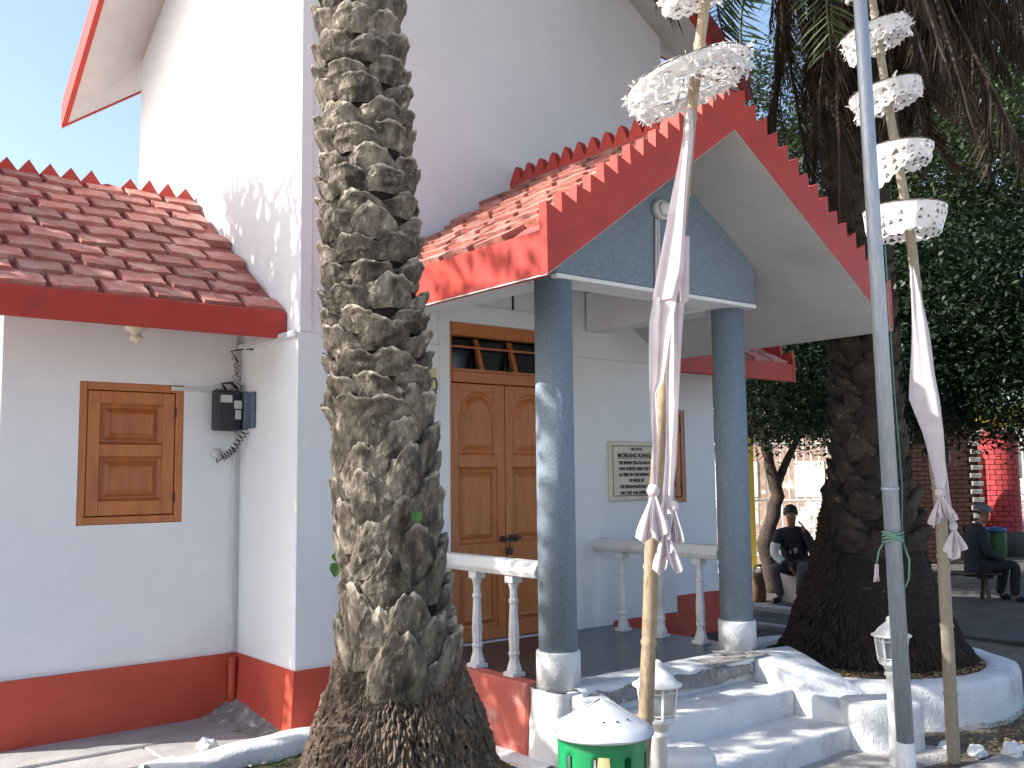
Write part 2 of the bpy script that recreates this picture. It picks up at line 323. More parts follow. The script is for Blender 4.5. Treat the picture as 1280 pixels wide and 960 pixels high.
def wing_(xa, xb, side):
    lo, hi = min(xa, xb), max(xa, xb); g = G(); wx0, wx1 = (1.868, 2.600) if side < 0 else (7.40, 8.13)
    g.box(lo, wx0, YW, YW+.15, 0, 3.3); g.box(wx1, hi, YW, YW+.15, 0, 3.3); g.box(wx0, wx1, YW, YW+.15, 0, 1.467); g.box(wx0, wx1, YW, YW+.15, 2.466, 3.3)
    ox = xb-.15 if side > 0 else xb
    g.prism([(YW+.15, 0), (9.26, 0), (9.26, 3.3), (8.18, 4.0), (YW+.15, 3.3)], lambda a, b, d: (d, a, b), ox, ox+.15)
    g.box(lo, hi, 9.26, 9.4, 0, 3.3); part('wing_wall', g, 'white', B)
    W = sub_empty('window', B, (wx0, YW, 1.467))
    g = G(); f = .055
    for a in ((wx0, wx0+f, 1.467, 2.466), (wx1-f, wx1, 1.467, 2.466), (wx0+f, wx1-f, 2.466-f, 2.466), (wx0+f, wx1-f, 1.467, 1.467+f)):
        g.box(a[0], a[1], YW+.008, YW+.09, a[2], a[3])
    part('window_frame', g, 'wood', W, bevel=.005)
    g = G(); s0, s1, z0, z1 = wx0+f+.006, wx1-f-.006, 1.467+f+.006, 2.466-f-.006; st = .085; zm = (z0+z1)/2+.02
    for a in ((s0, s0+st, z0, z1), (s1-st, s1, z0, z1), (s0+st, s1-st, z1-st, z1), (s0+st, s1-st, z0, z0+st*1.2), (s0+st, s1-st, zm-st/2, zm+st/2)):
        g.box(a[0], a[1], YW+.018, YW+.06, a[2], a[3])
    part('shutter', g, 'wood', W, bevel=.004)
    for (a, b) in ((z0+st*1.2, zm-st/2), (zm+st/2, z1-st)): part('shutter_panel', fielded(s0+st, s1-st, a, b, YW+.042), 'woodd', W)
    g = G()
    for z in (z0+.12, z1-.14): g.tube([(s1+.004, YW+.012, z-.035), (s1+.004, YW+.012, z+.035)], .007, 8)
    part('hinge', g, 'black', W)
wing_(X0, 1.378, -1); wing_(X1, 8.62, 1)

# ---- tiles
def tile_mesh(seed):
    rd = random.Random(seed); g = G(); w_, l_, t_ = .131, .225, .028; nu, nv = 6, 5; top = []; tw = rd.uniform(-.004, .004)
    for j in range(nv+1):
        for i in range(nu+1):
            s = -1+2*i/nu; v = j/nv
            z = .012+t_*(1-v)**.85+tw*s*(.4+.6*(1-v))+rd.uniform(-.0012, .0012)+.0022*math.sin(3.6*s+6*v+seed)+.0012*math.sin(9*s-5*v+seed*2)
            top.append((s*w_+rd.uniform(-.003, .003), v*l_+(rd.uniform(-.005, .004) if j == 0 else 0), z))
    g.add(top, [(j*(nu+1)+i, j*(nu+1)+i+1, (j+1)*(nu+1)+i+1, (j+1)*(nu+1)+i) for j in range(nv) for i in range(nu)])
    bt = [(x, y, -.012) for x, y, z in top[:nu+1]]; g.add(top[:nu+1]+bt, [(i+1, i, nu+1+i, nu+2+i) for i in range(nu)])
    for sgn, i in ((1, 0), (-1, nu)):
        e = [top[j*(nu+1)+i] for j in range(nv+1)]; b = [(x, y, -.012) for x, y, z in e]
        g.add(e+b, [((j, nv+1+j, nv+2+j, j+1) if sgn < 0 else (j, j+1, nv+2+j, nv+1+j)) for j in range(nv)])
    me = g.mesh('tile', 'tile'); return me
TM = [tile_mesh(k) for k in range(8)]
def tiled(parent, o, ax, sl, length, run, rows, sp=.315, jit=.6):
    """tiles over a slope: o corner, ax unit vector along the eave, sl unit vector up the slope"""
    ax = Vector(ax); sl = Vector(sl); nrm = ax.cross(sl).normalized(); base = Matrix((ax, sl, nrm)).transposed()
    if nrm.z < 0: raise ValueError('slope')
    pitch = run/rows; k = 0
    for r_ in range(rows):
        st = .15+(sp/2 if r_ % 2 else 0)-(.05 if r_ % 3 == 2 else 0); c = st
        while c < length-.06:
            p = Vector(o)+ax*(c+U(-.01, .01))+sl*(r_*pitch+.005+U(-.008, .008))+nrm*.004
            e = Euler((R(U(-1.3, 1.3)*jit*2), R(U(-1.6, 1.6)*jit*2), R(U(-1.3, 1.3)))).to_matrix()
            q = (base@e).to_euler(); inst('tile', random.choice(TM), parent, p-WL[parent.name], q); c += sp
def toothed(g, P0, P1, height, thick, pitch, th, fn=None, base=0, start=.0, skip=(), rounded=False):
    """board from P0 to P1 (2D a,b) with triangular teeth on its upper edge"""
    a0 = Vector(P0); a1 = Vector(P1); d = (a1-a0); L = d.length; d.normalize(); nn = Vector((-d.y, d.x))
    if nn.y < 0: nn = -nn
    n = max(1, int(round((L-start)/pitch))); pt = (L-start)/n; out = [a0+Vector((0, -height)), a1+Vector((0, -height)), a1]
    cur = []
    for k in range(n):
        s0 = start+k*pt
        if k in skip: cur += [a0+d*s0, a0+d*(s0+pt*.3)+nn*th*.18, a0+d*(s0+pt*.6)+nn*th*.1]; continue
        j = U(-.012, .012)
        if rounded: cur += [a0+d*s0, a0+d*(s0+pt*.30)+nn*th*.78, a0+d*(s0+pt*.46)+nn*(th+j*.5), a0+d*(s0+pt*.6)+nn*th*.86]
        else: cur += [a0+d*s0, a0+d*(s0+pt*(.5+j))+nn*(th+j)]
    out += cur[::-1]; return [(p.x, p.y) for p in out]

# ---- wing roofs
def wing_roof(lo, hi, outer):
    Rf = sub_empty('wing_roof', B, (lo, 6.35, 2.77))
    sl = Vector((0, 1, .68)).normalized(); zt = 2.945; run = (8.18-6.37)/sl.y
    g = G(); g.prism([(6.385, zt), (8.18, zt+.68*1.795), (8.18, zt+.68*1.795-.14), (6.385, zt-.13)], lambda a, b, d: (d, a, b), lo, hi)
    g.prism([(8.181, zt+.68*1.795), (10.0, zt), (10.0, zt-.13), (8.181, zt+.68*1.795-.14)], lambda a, b, d: (d, a, b), lo, hi); part('roof_bed', g, 'deck', Rf)
    g = G(); g.box(lo, hi, 6.335, 6.384, 2.765, 2.957); part('fascia', g, 'fascia', Rf, bevel=.006)
    tiled(Rf, (lo, 6.375, zt+.004), (1, 0, 0), sl, hi-lo, run, 11)
    g = G(); zr = 4.175
    out = toothed(g, (lo, zr+.015), (hi, zr+.015), .09, .03, .1575, .105, skip=((9,) if outer < 0 else ()))
    g.prism(out, lambda a, b, d: (a, d, b), 8.165, 8.20); part('ridge_crest', g, 'fascia', Rf)
    xo = lo if outer < 0 else hi
    g = G(); o1 = toothed(g, (6.33, 2.96), (8.18, 4.24), .20, .03, .19, .11)
    g.prism(o1, lambda a, b, d: (d, a, b), xo-.02 if outer < 0 else xo-.02, xo+.02); part('barge_board', g, 'fascia', Rf)
wing_roof(.86, 3.045, -1); wing_roof(X1+.005, 9.08, 1)

# ---- tower roof: four equal gables with drooping soffits
TR = sub_empty('tower_roof', B, (cx, cy, 6))
OV, TE = .55, .55
for side in range(4):
    if side == 0: f = lambda a, o, z: (cx+a, YF-o, z); w_ = hw
    elif side == 1: f = lambda a, o, z: (cx+a, YB+o, z); w_ = hw
    elif side == 2: f = lambda a, o, z: (X0-o, cy+a, z); w_ = hwy
    else: f = lambda a, o, z: (X1+o, cy+a, z); w_ = hwy
    zb = lambda a: 5.36+.72*(w_+TE-abs(a))
    g = G(); n = 12
    for sg in (-1, 1):
        top = [f(sg*w_*(1-k/n), .0, gable_z(w_*(1-k/n), w_)) for k in range(n+1)]; bot = [f(sg*(w_+TE)*(1-k/n), OV, zb((w_+TE)*(1-k/n))+.02) for k in range(n+1)]
        g.add(top+bot, [(k, k+1, n+2+k, n+1+k) for k in range(n)])
    part('soffit', g, 'soffit', TR)
    g = G()
    for sg in (-1, 1):
        e = w_+TE+(.05 if side < 2 else 0); P = [(sg*e, zb(e)), (0, zb(0)), (0, zb(0)+.27), (sg*e, zb(e)+.27)]
        g.prism(P, lambda a, b, d: f(a, d, b), OV, OV+.05)
    part('barge_board', g, 'fascia', TR)
    g = G(); zc = 7.75
    for sg in (-1, 1): g.add([f(sg*(w_+TE), OV, zb(w_+TE)+.26), f(0, OV, zb(0)+.26), (cx, cy, zc)], [(0, 1, 2)])
    part('roof_slope', g, 'deck', TR)

# ---- porch
EL, ER, AX, AZ = 3.40, 6.72, 4.98, 4.0         # eaves, apex of the board's lower edge
ZE = 2.86; YP = 3.90
PR = sub_empty('porch_roof', B, (AX, YP, 3))
sL, sR = (AZ-ZE)/(AX-EL), (AZ-ZE)/(ER-AX)
g = G(); Y1 = YF-.0
g.prism([(EL+.021, ZE+.012), (AX, AZ+.004), (ER+.045, ZE-.018), (ER+.03, ZE+.12), (AX, AZ+.14), (EL+.021, ZE+.20)], lambda a, b, d: (a, d, b), YP+.013, YF+.0)
g.prism([(EL-.05, ZE-.015), (AX, AZ-.005), (ER+.078, ZE-.027), (ER+.078, ZE-.0235), (AX, AZ-.0015), (EL-.05, ZE-.0115)], lambda a, b, d: (a, d, b), YP-.047, YF-.001); part('roof_slab', g, 'soffit', PR)
g = G(); rs = .665
zl = lambda x: 4.16-rs*(AX-x)
g.prism([(EL-.01, zl(EL-.01)-.05), (AX, 4.10), (AX, 4.165), (EL-.01, zl(EL-.01)+.003)], lambda a, b, d: (a, d, b), YP+.055, YF-.001)
zr_ = lambda x: 4.16-.60*(x-AX)
g.prism([(AX+.001, 4.10), (ER+.01, zr_(ER+.01)-.05), (ER+.01, zr_(ER+.01)+.003), (AX+.001, 4.165)], lambda a, b, d: (a, d, b), YP+.055, YF-.001)
part('roof_bed', g, 'deck', PR)
slL = Vector((1, 0, rs)).normalized(); tiled(PR, (EL-.02, YF-.03, zl(EL-.02)+.004), (0, -1, 0), slL, YF-YP-.16, (AX-EL)/slL.x, 10, jit=.5)
slR = Vector((-1, 0, .60)).normalized(); tiled(PR, (ER+.02, YP+.13, zr_(ER+.02)+.004), (0, 1, 0), slR, YF-YP-.16, (ER-AX)/-slR.x, 10, jit=.5)
g = G(); g.box(EL-.04, EL+.02, YP+.013, YF-.002, ZE-.005, zl(EL)-.004); part('eave_fascia', g, 'fascia', PR, bevel=.005)
g = G(); g.box(ER+.046, ER+.075, YP+.013, YF-.002, ZE+.01, zr_(ER)-.004); part('eave_fascia', g, 'fascia', PR, bevel=.005)
# toothed gable board
g = G()
def rake(x0, z0, x1, z1):
    o1 = toothed(g, (x0, z0+.275), (x1, z1+.245), .26, 0, .135, .095)
    o1[0] = (x0, z0); o1[1] = (x1, z1); g.prism(o1, lambda a, b, d: (a, d, b), YP-.05, YP+.012)
rake(EL-.05, ZE-.01, AX, AZ)
part('barge_board', g, 'fascia', PR)
g = G(); rake(ER+.078, ZE-.022, AX+.001, AZ); part('barge_board', g, 'fascia', PR)
g = G(); o1 = toothed(g, (YP-.02, 4.19), (YF-.0, 4.19), .1, 0, .152, .13, rounded=True)
g.prism(o1, lambda a, b, d: (d, a, b), AX-.03, AX+.03); part('ridge_crest', g, 'fascia', PR)
# tympanum, beams
g = G(); TX0, TX1 = 3.99, 5.99
g.prism([(TX0, 3.045), (TX1, 3.045), (TX1, ZE+.04+sR*(ER-.05-TX1)), (AX, AZ+.03), (TX0, ZE+.04+sL*(TX0-EL-.05))], lambda a, b, d: (a, d, b), 4.50, 4.74)
part('tympanum', g, 'blue', B, bevel=.01)
g = G(); g.box(TX0-.006, TX1+.006, 4.492, 4.748, 3.015, 3.044); g.box(3.95, 4.19, 4.75, YF-.02, 3.02, 3.36); g.box(5.77, 6.01, 4.75, YF-.02, 3.02, 3.36); part('beam', g, 'white', B, bevel=.005)
# columns
def column(x, y):
    c = sub_empty('column', B, (x, y, ZF))
    g = G(); g.lathe([(.121, .19), (.121, 2.55)], (x, y, ZF), 40); part('shaft', g, 'blue', c, True)
    g = G(); g.lathe([(.139, -.02), (.138, .20), (.134, .212), (.118, .214)], (x, y, ZF), 40); part('column_base', g, 'whitewash', c, True)
column(4.07, 4.63); column(5.88, 4.68)
# floor slab, side walls, worn curb
g = G(); g.box(4.05, 6.02, 4.66, YF-.019, .3, ZF); part('porch_floor', g, 'floor', B)
g = G(); g.box(3.93, 4.05, 4.78, YF-.033, -.05, ZF+.002); part('porch_side', g, 'plinthw', B, bevel=.012)
g = G(); g.box(6.02, 6.06, 4.78, YF-.033, -.05, ZF-.002); part('porch_side', g, 'plinth', B, bevel=.01)
g = G()
def pier(u, v):
    a = 2*math.pi*u; z = -.03+v*(ZF+.02)
    k = .165+.03*(1-v)**2+.012*nz((math.cos(a)*2, math.sin(a)*2, z*4), 1.5)
    sx = math.copysign(abs(math.cos(a))**.5, math.cos(a)); sy = math.copysign(abs(math.sin(a))**.5, math.sin(a))
    return (4.085+k*sx, 4.61+k*sy, z)
g.grid(pier, 40, 12, True); part('corner_pier', g, 'whitewash', B, True)
# balustrades
def baluster(x, y, par):
    p = [(.045, 0), (.047, .04), (.030, .10), (.030, .13), (.035, .135), (.035, .15), (.030, .16), (.034, .25), (.024, .46), (.030, .47), (.030, .485), (.024, .495), (.022, .55), (.036, .60)]
    g = G(); g.lathe([(r*1.1, z) for r, z in p], (x, y, ZF), 8, math.pi/8)
    g.obox((x, y, ZF+.625), .042, .042, .03); g.obox((x, y, ZF+.012), .052, .052, .014)
    part('baluster', g, 'whitewash', par, bevel=.003)
def rail(x, y0, y1, ys, dz=0):
    r = sub_empty('balustrade', B, (x, y0, ZF)); g = G()
    z = 1.13+dz; g.prism([(-.055, z), (.055, z), (.075, z+.035), (.075, z+.05), (.04, z+.105), (-.04, z+.105), (-.075, z+.05), (-.075, z+.035)], lambda a, b, d: (x+a, d, b), y0, y1)
    part('handrail', g, 'whitewash', r, bevel=.006)
    for y in ys: baluster(x, y, r)
rail(4.04, 4.73, YF-.02, (5.03, 5.43, 5.85)); rail(5.86, 4.78, YF-.02, (5.01, 5.42, 5.84))

# ---- door
D = sub_empty('door', B, (DX0, YF, ZF)); YD = YF+.05; fr = .045
g = G(); g.box(DX0, DX0+fr, YD-.03, YD+.05, ZF, DZ1); g.box(DX1-fr, DX1, YD-.03, YD+.05, ZF, DZ1); g.box(DX0+fr, DX1-fr, YD-.03, YD+.05, DZ1-.10, DZ1); g.box(DX0+fr, DX1-fr, YD-.035, YD+.05, 2.515, 2.60)
part('door_frame', g, 'wood', D, bevel=.005)
xm = (DX0+DX1)/2
for x0, x1 in ((DX0+fr+.004, xm-.003), (xm+.003, DX1-fr-.004)):
    g = G(); st = .075; zs = [(ZF+.1, ZF+.60), (ZF+.76, ZF+1.36), (ZF+1.46, ZF+1.96)]
    g.box(x0, x0+st, YD, YD+.04, ZF+.01, 2.51); g.box(x1-st, x1, YD, YD+.04, ZF+.01, 2.51)
    for a, b in ((ZF+.01, zs[0][0]), (zs[0][1], zs[1][0]), (zs[1][1], zs[2][0]), (zs[2][1], 2.51)): g.box(x0+st, x1-st, YD+.001, YD+.039, a, b)
    part('door_leaf', g, 'wood', D, bevel=.004)
    for i, (a, b) in enumerate(zs): part('door_panel', fielded(x0+st, x1-st, a, b, YD+.004 if i == 2 else YD+.022, arch=(i == 2)), 'wood', D)
# transom sash, leaning inwards
g = G(); lean = .10
def tp(x, z, d): k = (z-2.60)/.285; return (x, YD+.0+lean*k+d, z)
xs = [DX0+fr, DX0+fr+.33, DX0+fr+.68, DX1-fr]
for x in xs[1:3]+[xs[0]+.02, xs[3]-.02]: g.hexa([tp(x-.02, 2.60, 0), tp(x+.02, 2.60, 0), tp(x+.02, 2.60, .03), tp(x-.02, 2.60, .03), tp(x-.02, 2.885, 0), tp(x+.02, 2.885, 0), tp(x+.02, 2.885, .03), tp(x-.02, 2.885, .03)])
g.box(DX0+fr, DX1-fr, YD+.045, YD+.065, 2.80, 2.815); g.box(DX0+fr, DX1-fr, YD-.01, YD+.03, 2.601, 2.625); part('transom_bar', g, 'wood', D)
for a, b in zip(xs[:-1], xs[1:]):
    g = G(); g.box(a+.01, b-.01, YD+.13, YD+.134, 2.60, 2.886); part('glass_pane', g, 'glassd', D)
g = G(); g.tube([(xm-.07, YD-.02, 1.27), (xm+.14, YD-.02, 1.275)], .009, 8); g.box(xm-.06, xm-.02, YD-.012, YD+.001, 1.245, 1.295); g.box(xm+.03, xm+.12, YD-.012, YD+.001, 1.25, 1.30)
g.tube([(xm+.01, YD-.03, 1.27), (xm+.01, YD-.035, 1.20)], .006, 6); g.obox((xm+.01, YD-.035, 1.175), .022, .01, .028); part('bolt', g, 'black', D)
g = G()
for z in (.75, 1.55, 2.35): g.tube([(DX0+fr+.002, YD-.006, z-.05), (DX0+fr+.002, YD-.006, z+.05)], .009, 8)
part('hinge', g, 'wood', D)

# ------------------------------------------------------------------ fixtures on the building
# electricity meter in the corner
T = thing('electric_meter', 'black electricity meter box with open lid and coiled wires in the wall corner', 'meter', (2.96, 7.02, 2.12))
g = G(); g.box(2.80, 2.995, 6.97, 7.095, 2.135, 2.44); part('meter_box', g, 'black', T, bevel=.02, seg=2)
g = G(); g.hexa([(3.0, 6.93, 2.14), (3.026, 6.93, 2.14), (3.026, 7.06, 2.14), (3.0, 7.06, 2.14), (3.0, 6.93, 2.43), (3.026, 6.93, 2.43), (3.026, 7.06, 2.43), (3.0, 7.06, 2.43)])
g.box(2.998, 3.03, 6.80, 6.925, 2.15, 2.42); part('lid', g, 'bluebox', T, bevel=.008)
g = G(); g.box(2.825, 2.915, 6.967, 6.9695, 2.345, 2.40); part('paper_label', g, 'conduit', T)
g = G(); g.box(2.93, 2.985, 6.955, 6.969, 2.30, 2.36); part('terminal', g, 'conduit', T); g = G(); g.box(2.94, 2.98, 6.955, 6.969, 2.22, 2.29); part('terminal', g, 'conduit', T)
def coil(P0, P1, turns, r, rr, mat, par):
    P0 = Vector(P0); P1 = Vector(P1); ax = (P1-P0); u = ax.cross(Vector((0, 1, 0))).normalized(); q = ax.cross(u).normalized(); P = []
    for k in range(turns*8+1):
        t = k/(turns*8); a = 2*math.pi*k/8; P.append(P0+ax*t+(u*math.cos(a)+q*math.sin(a))*r)
    g = G(); g.tube(P, rr, 5); part('coiled_wire', g, mat, par, True)
coil((3.0, 6.92, 2.13), (2.93, 6.99, 1.99), 5, .026, .004, 'wire', T); coil((2.95, 6.99, 2.0), (2.87, 7.03, 1.93), 5, .026, .004, 'wire', T)
coil((2.93, 7.03, 2.44), (2.985, 7.03, 2.66), 4, .015, .003, 'wirer', T); coil((2.99, 6.98, 2.44), (2.95, 7.03, 2.70), 4, .015, .003, 'wire', T)
g = G(); g.tube([(2.985, 7.03, 2.66), (2.93, 7.04, 2.74), (3.01, 6.98, 2.76), (3.02, 6.85, 2.74)], .006, 6); g.tube([(2.90, 7.05, 2.44), (2.86, 7.03, 2.49), (2.93, 7.02, 2.50), (2.97, 7.0, 2.45)], .011, 6)
g.tube([(2.87, 7.03, 1.93), (2.84, 7.06, 1.90), (2.85, 7.09, 1.97)], .005, 6); part('cable', g, 'wire', T, True)
T = thing('conduit', 'white plastic conduit running down the wall corner and across from the window', 'conduit', (2.99, 7.08, .5))
g = G(); g.box(2.972, 2.998, 7.072, 7.0995, ZF+.02, 2.13); part('trunking', g, 'conduit', T, bevel=.003)
g = G(); g.box(2.972, 2.998, 7.072, 7.0995, 2.45, 3.0); part('trunking', g, 'conduit', T, bevel=.003)
g = G(); g.box(2.50, 2.80, 7.078, 7.0995, 2.425, 2.455); g.tube([(2.79, 7.088, 2.44), (2.82, 7.085, 2.455), (2.835, 7.083, 2.47), (2.87, 7.07, 2.46)], .016, 8); part('trunking', g, 'conduit', T, bevel=.002)
g = G(); g.lathe([(.0, 0), (.038, 0), (.038, .03), (.0, .032)], (0, 0, 0), 20, cap=False); g.v = [(2.85+x, 7.0985-z, 1.965+y) for x, y, z in g.v]; part('junction_box', g, 'conduit', T, True)
g = G(); g.box(X0-.075, X0-.051, 6.25, 6.95, 2.762, 2.79); part('trunking', g, 'conduit', T)
T = thing('ceiling_lamp', 'small round lamp under the red eave of the left wing', 'lamp', (2.115, 6.72, 2.78))
g = G(); g.lathe([(.07, .10), (.075, .03), (.07, .015), (.035, 0), (.03, -.02), (.045, -.03), (.04, -.05), (.012, -.058), (.008, -.09)], (2.115, 6.70, 2.775), 24); part('lamp_body', g, 'stone', T, True)
g = G(); g.tube([(2.115, 6.70, 2.87), (2.115, 6.70, 3.08)], .014, 8); part('stem', g, 'metalw', T)
# bulkhead lamp on the tympanum
T = thing('bulkhead_lamp', 'oval white lamp with conduit on the blue grey gable above the porch', 'lamp', (4.95, 4.5, 3.6))
def disc_y(c, prof, n=24, sx=1, sz=1):
    g = G(); g.lathe(prof, (0, 0, 0), n); g.v = [(c[0]+x*sx, c[1]-z, c[2]+y*sz) for x, y, z in g.v]; return g
part('lamp_housing', disc_y((4.95, 4.499, 3.60), [(.085, 0), (.085, .035), (.072, .05), (.02, .052)], sz=.85), 'conduit', T, True)
part('lens', disc_y((4.95, 4.448, 3.60), [(.062, 0), (.055, .022), (.02, .034), (.001, .035)], sz=.85), 'metalw', T, True)
g = G(); g.tube([(4.90, 4.487, 3.53), (4.885, 4.487, 3.05)], .009, 8); g.tube([(4.925, 4.487, 3.53), (4.912, 4.487, 3.05)], .009, 8); part('conduit', g, 'conduit', T)
# yellow plate left of the door
T = thing('number_plate', 'pale yellow plate with a dark curl on the wall left of the door', 'sign', (4.11, YF-pr, 2.3))
g = G(); g.box(4.03, 4.185, YF-.03, YF-pr-.001, 2.31, 2.605); part('plate', g, 'cream', T, bevel=.004)
g = G(); g.tube([(4.155+.03*math.cos(a), YF-.033, 2.47+.055*math.sin(a)) for a in [R(200-30*k) for k in range(9)]]+[(4.15, YF-.033, 2.40), (4.13, YF-.033, 2.38)], .006, 6); part('figure', g, 'ink', T)
# plaque
T = thing('plaque', 'cream stone memorial tablet with black lettering on the wall beside the door', 'plaque', (6.0, YF-pr, 1.54))
g = G(); g.box(6.0, 6.66, YF-.045, YF-pr-.001, 1.545, 2.07); part('tablet', g, 'stone', T, bevel=.005)
g = G(); xa, xb, za, zb_, e = 6.035, 6.625, 1.585, 2.03, .006
for a in ((xa, xb, zb_-e, zb_), (xa, xb, za, za+e), (xa, xa+e, za+e, zb_-e), (xb-e, xb, za+e, zb_-e)): g.box(a[0], a[1], YF-.047, YF-.0455, a[2], a[3])
part('border_line', g, 'ink', T)
def lettering(s, x, z, size, par, width=None, y=YF-.047, bold=.0):
    c = bpy.data.curves.new('lettering', 'FONT'); c.body = s; c.size = size; c.align_x = 'CENTER'; c.extrude = .0008; c.offset = bold; c.resolution_u = 2
    o = bpy.data.objects.new('tmp', c); link(o); bpy.context.view_layer.update(); dg = bpy.context.evaluated_depsgraph_get()
    me = bpy.data.meshes.new_from_object(o.evaluated_get(dg)); bpy.data.objects.remove(o)
    xsz = [v.co.x for v in me.vertices]; k = 1
    if width and xsz: k = width/(max(xsz)-min(xsz))
    for v in me.vertices: v.co = Vector((v.co.x*k, v.co.z*-1, v.co.y))
    me.materials.clear(); me.materials.append(MT['ink']); me.name = 'lettering'
    q = link(bpy.data.objects.new('lettering', me)); q.parent = par; q.location = Vector((x, y, z))-WL[par.name]; return q
lettering('কাংলা', 6.33, 1.985, .042, T, .155, bold=.0006)
for s_, z, h_, w_ in (('MOIRANG KANGLA', 1.925, .054, .47), ('THE INDIAN TRI-COLOUR FLAG', 1.865, .040, .45), ('WAS HOISTED HERE FOR THE', 1.812, .040, .44), ('1st TIME ON THE INDIAN SOIL', 1.760, .040, .44),
                   ('OF INDIA BY', 1.708, .040, .20), ('THE INDIAN NATIONAL ARMY', 1.654, .040, .43), ('ON THE 14th APRIL 1944', 1.600, .038, .42)):
    lettering(s_, 6.33, z, h_, T, w_, bold=.0017)
g = G(); g.box(6.10, 6.56, YF-.0475, YF-.0455, 1.912, 1.916); part('underline', g, 'ink', T)

# ------------------------------------------------------------------ steps with worn curb, cheeks and stubs
S = thing('entrance_steps', 'whitewashed steps with broken plaster leading up to the porch', 'steps', (4.9, 4.0, 0))
SX0, SX1 = 4.25, 5.66
def rounded_edge_strip(x0, x1, y0, y1, z0, z1, nm, mat, amp=.006, worn=None):
    g = G()
    def fn(u, v):
        x = x0+(x1-x0)*u; prof = [(y0, z0), (y0, z0+(z1-z0)*.35), (y0, z0+(z1-z0)*.7), (y0+.002, z1-.022), (y0+.010, z1-.006), (y0+.026, z1), (y0+.05, z1)]+[(y0+.05+(y1-y0-.05)*k/4, z1) for k in (1, 2, 3, 4)]
        y, z = prof[int(round(v*10))]; k = amp*(1 if v < .5 else .5)
        dy = k*nz((x*1.3, z*3, 1), 4)*1.6; dz = k*nz((x, y, 5), 5)
        if worn and v < .55:
            e = max(0, nz((x*1.1, 9, z*2), 3.3)+.34); dy += worn*min(e, .55)*(1+.5*nz((x, z, 2), 17)); dz -= worn*.6*min(e, .5) if .25 < v < .6 else 0
        return (x, y+dy, z+dz)
    g.grid(fn, 90, 10); return part(nm, g, mat, S, True)
rounded_edge_strip(4.06, 5.80, 4.40, 4.665, .30, ZF+.004, 'curb', 'whitewash', .008, .05)
rounded_edge_strip(SX0, SX1, 4.05, 4.50, .12, .325, 'tread', 'whitewash'); rounded_edge_strip(SX0, SX1+.02, 3.62, 4.12, -.03, .162, 'tread', 'whitewash')
# patch of bare cement along the riser under the curb
g = G()
def wf(u, v):
    x = 4.08+1.66*u; t = v; e = .5+.5*nz((x, 0, 0), 2.2)
    return (x, 4.392+.012*nz((x, t*3, 1), 6)+.03*(t > .95), .462-.012*nz((x, 4, 4), 9)-(.05+.085*e)*(1-t)+.012*nz((x, t, 7), 22))
g.grid(wf, 120, 5)
def wf2(u, v): x = 5.25+.62*u; y = 4.40+.24*v+.03*nz((x, v, 3), 7); return (x, y-.02+.13*(u > .6)*v, .492+.006*nz((x, y, 0), 30)-.004*(v > .9 or u < .05))
part('bare_cement', g, 'worn', S, True)
g = G(); g.grid(wf2, 40, 12); part('bare_cement', g, 'worn', S, True)
def cheek(sg):
    # ramp between step end and bed: inner x, outer x along y
    cs = 4.955; g = G()
    rows = [(4.52, 5.72, 6.32, .49), (4.38, 5.70, 6.26, .475), (4.2, 5.67, 6.22, .43), (4.02, 5.665, 6.2, .37), (3.85, 5.665, 6.2, .29), (3.70, 5.68, 6.18, .22), (3.60, 5.69, 6.16, .19), (3.50, 5.70, 6.12, .17)]
    def fn(u, v):
        k = u*(len(rows)-1); i = min(int(k), len(rows)-2); t = k-i; y, xi, xo, z = [a+(b-a)*t for a, b in zip(rows[i], rows[i+1])]
        P = [(xi, -.03), (xi, z*.5), (xi+.004, z-.03), (xi+.02, z-.004), (xi+.05, z), ((xi+xo)/2, z+.005), (xo-.05, z-.01), (xo-.01, z-.03), (xo, z*.6), (xo+.02, -.03)]
        x, zz = P[int(round(v*9))]; x += .010*nz((y*2, zz*3, 0), 4); zz += .012*nz((x, y, 2), 5)
        return (cs+sg*(x-cs), y, zz)
    g.grid(fn, 30, 9); part('cheek_wall', g, 'whitewash', S, True)
cheek(1); 
g = G()
def stub(cx_, cy_, rx, ry, z1, nm):
    g = G()
    def fn(u, v):
        a = 2*math.pi*u; c_, s_ = math.cos(a), math.sin(a); sx = math.copysign(abs(c_)**.55, c_); sy = math.copysign(abs(s_)**.55, s_)
        prof = [(1.03, -.03), (1.01, z1*.3), (1, z1*.7), (.99, z1-.03), (.96, z1-.008), (.9, z1), (.4, z1+.004), (.001, z1+.004)]
        k, z = prof[int(round(v*7))]; w = .012*nz((c_, s_, z*2), 3); px, py = (rx*k+w)*sx, (ry*k+w)*sy; t = R(-38)
        return (cx_+px*math.cos(t)-py*math.sin(t), cy_+px*math.sin(t)+py*math.cos(t), z)
    g.grid(fn, 48, 7, True); part(nm, g, 'whitewash', S, True)
stub(5.90, 3.56, .245, .17, .305, 'stub_pillar'); stub(4.05, 3.66, .20, .17, .30, 'stub_pillar')
# left cheek, narrower
g = G(); g.hexa([(4.0, 3.6, -.03), (4.25, 3.6, -.03), (4.25, 4.5, -.03), (4.0, 4.5, -.03), (4.0, 3.6, .2), (4.24, 3.6, .2), (4.24, 4.5, .48), (4.0, 4.5, .48)]); part('cheek_wall', g, 'whitewash', S, bevel=.025, seg=2)
g = G()
def lp(u, v): x = 3.9+2.2*u; y = 3.62-.45*v-.05*math.sin(u*7); return (x, y, .022+.012*nz((x, y, 0), 3)-.04*(v > .97))
g.grid(lp, 60, 12); part('landing', g, 'dust', S, True)

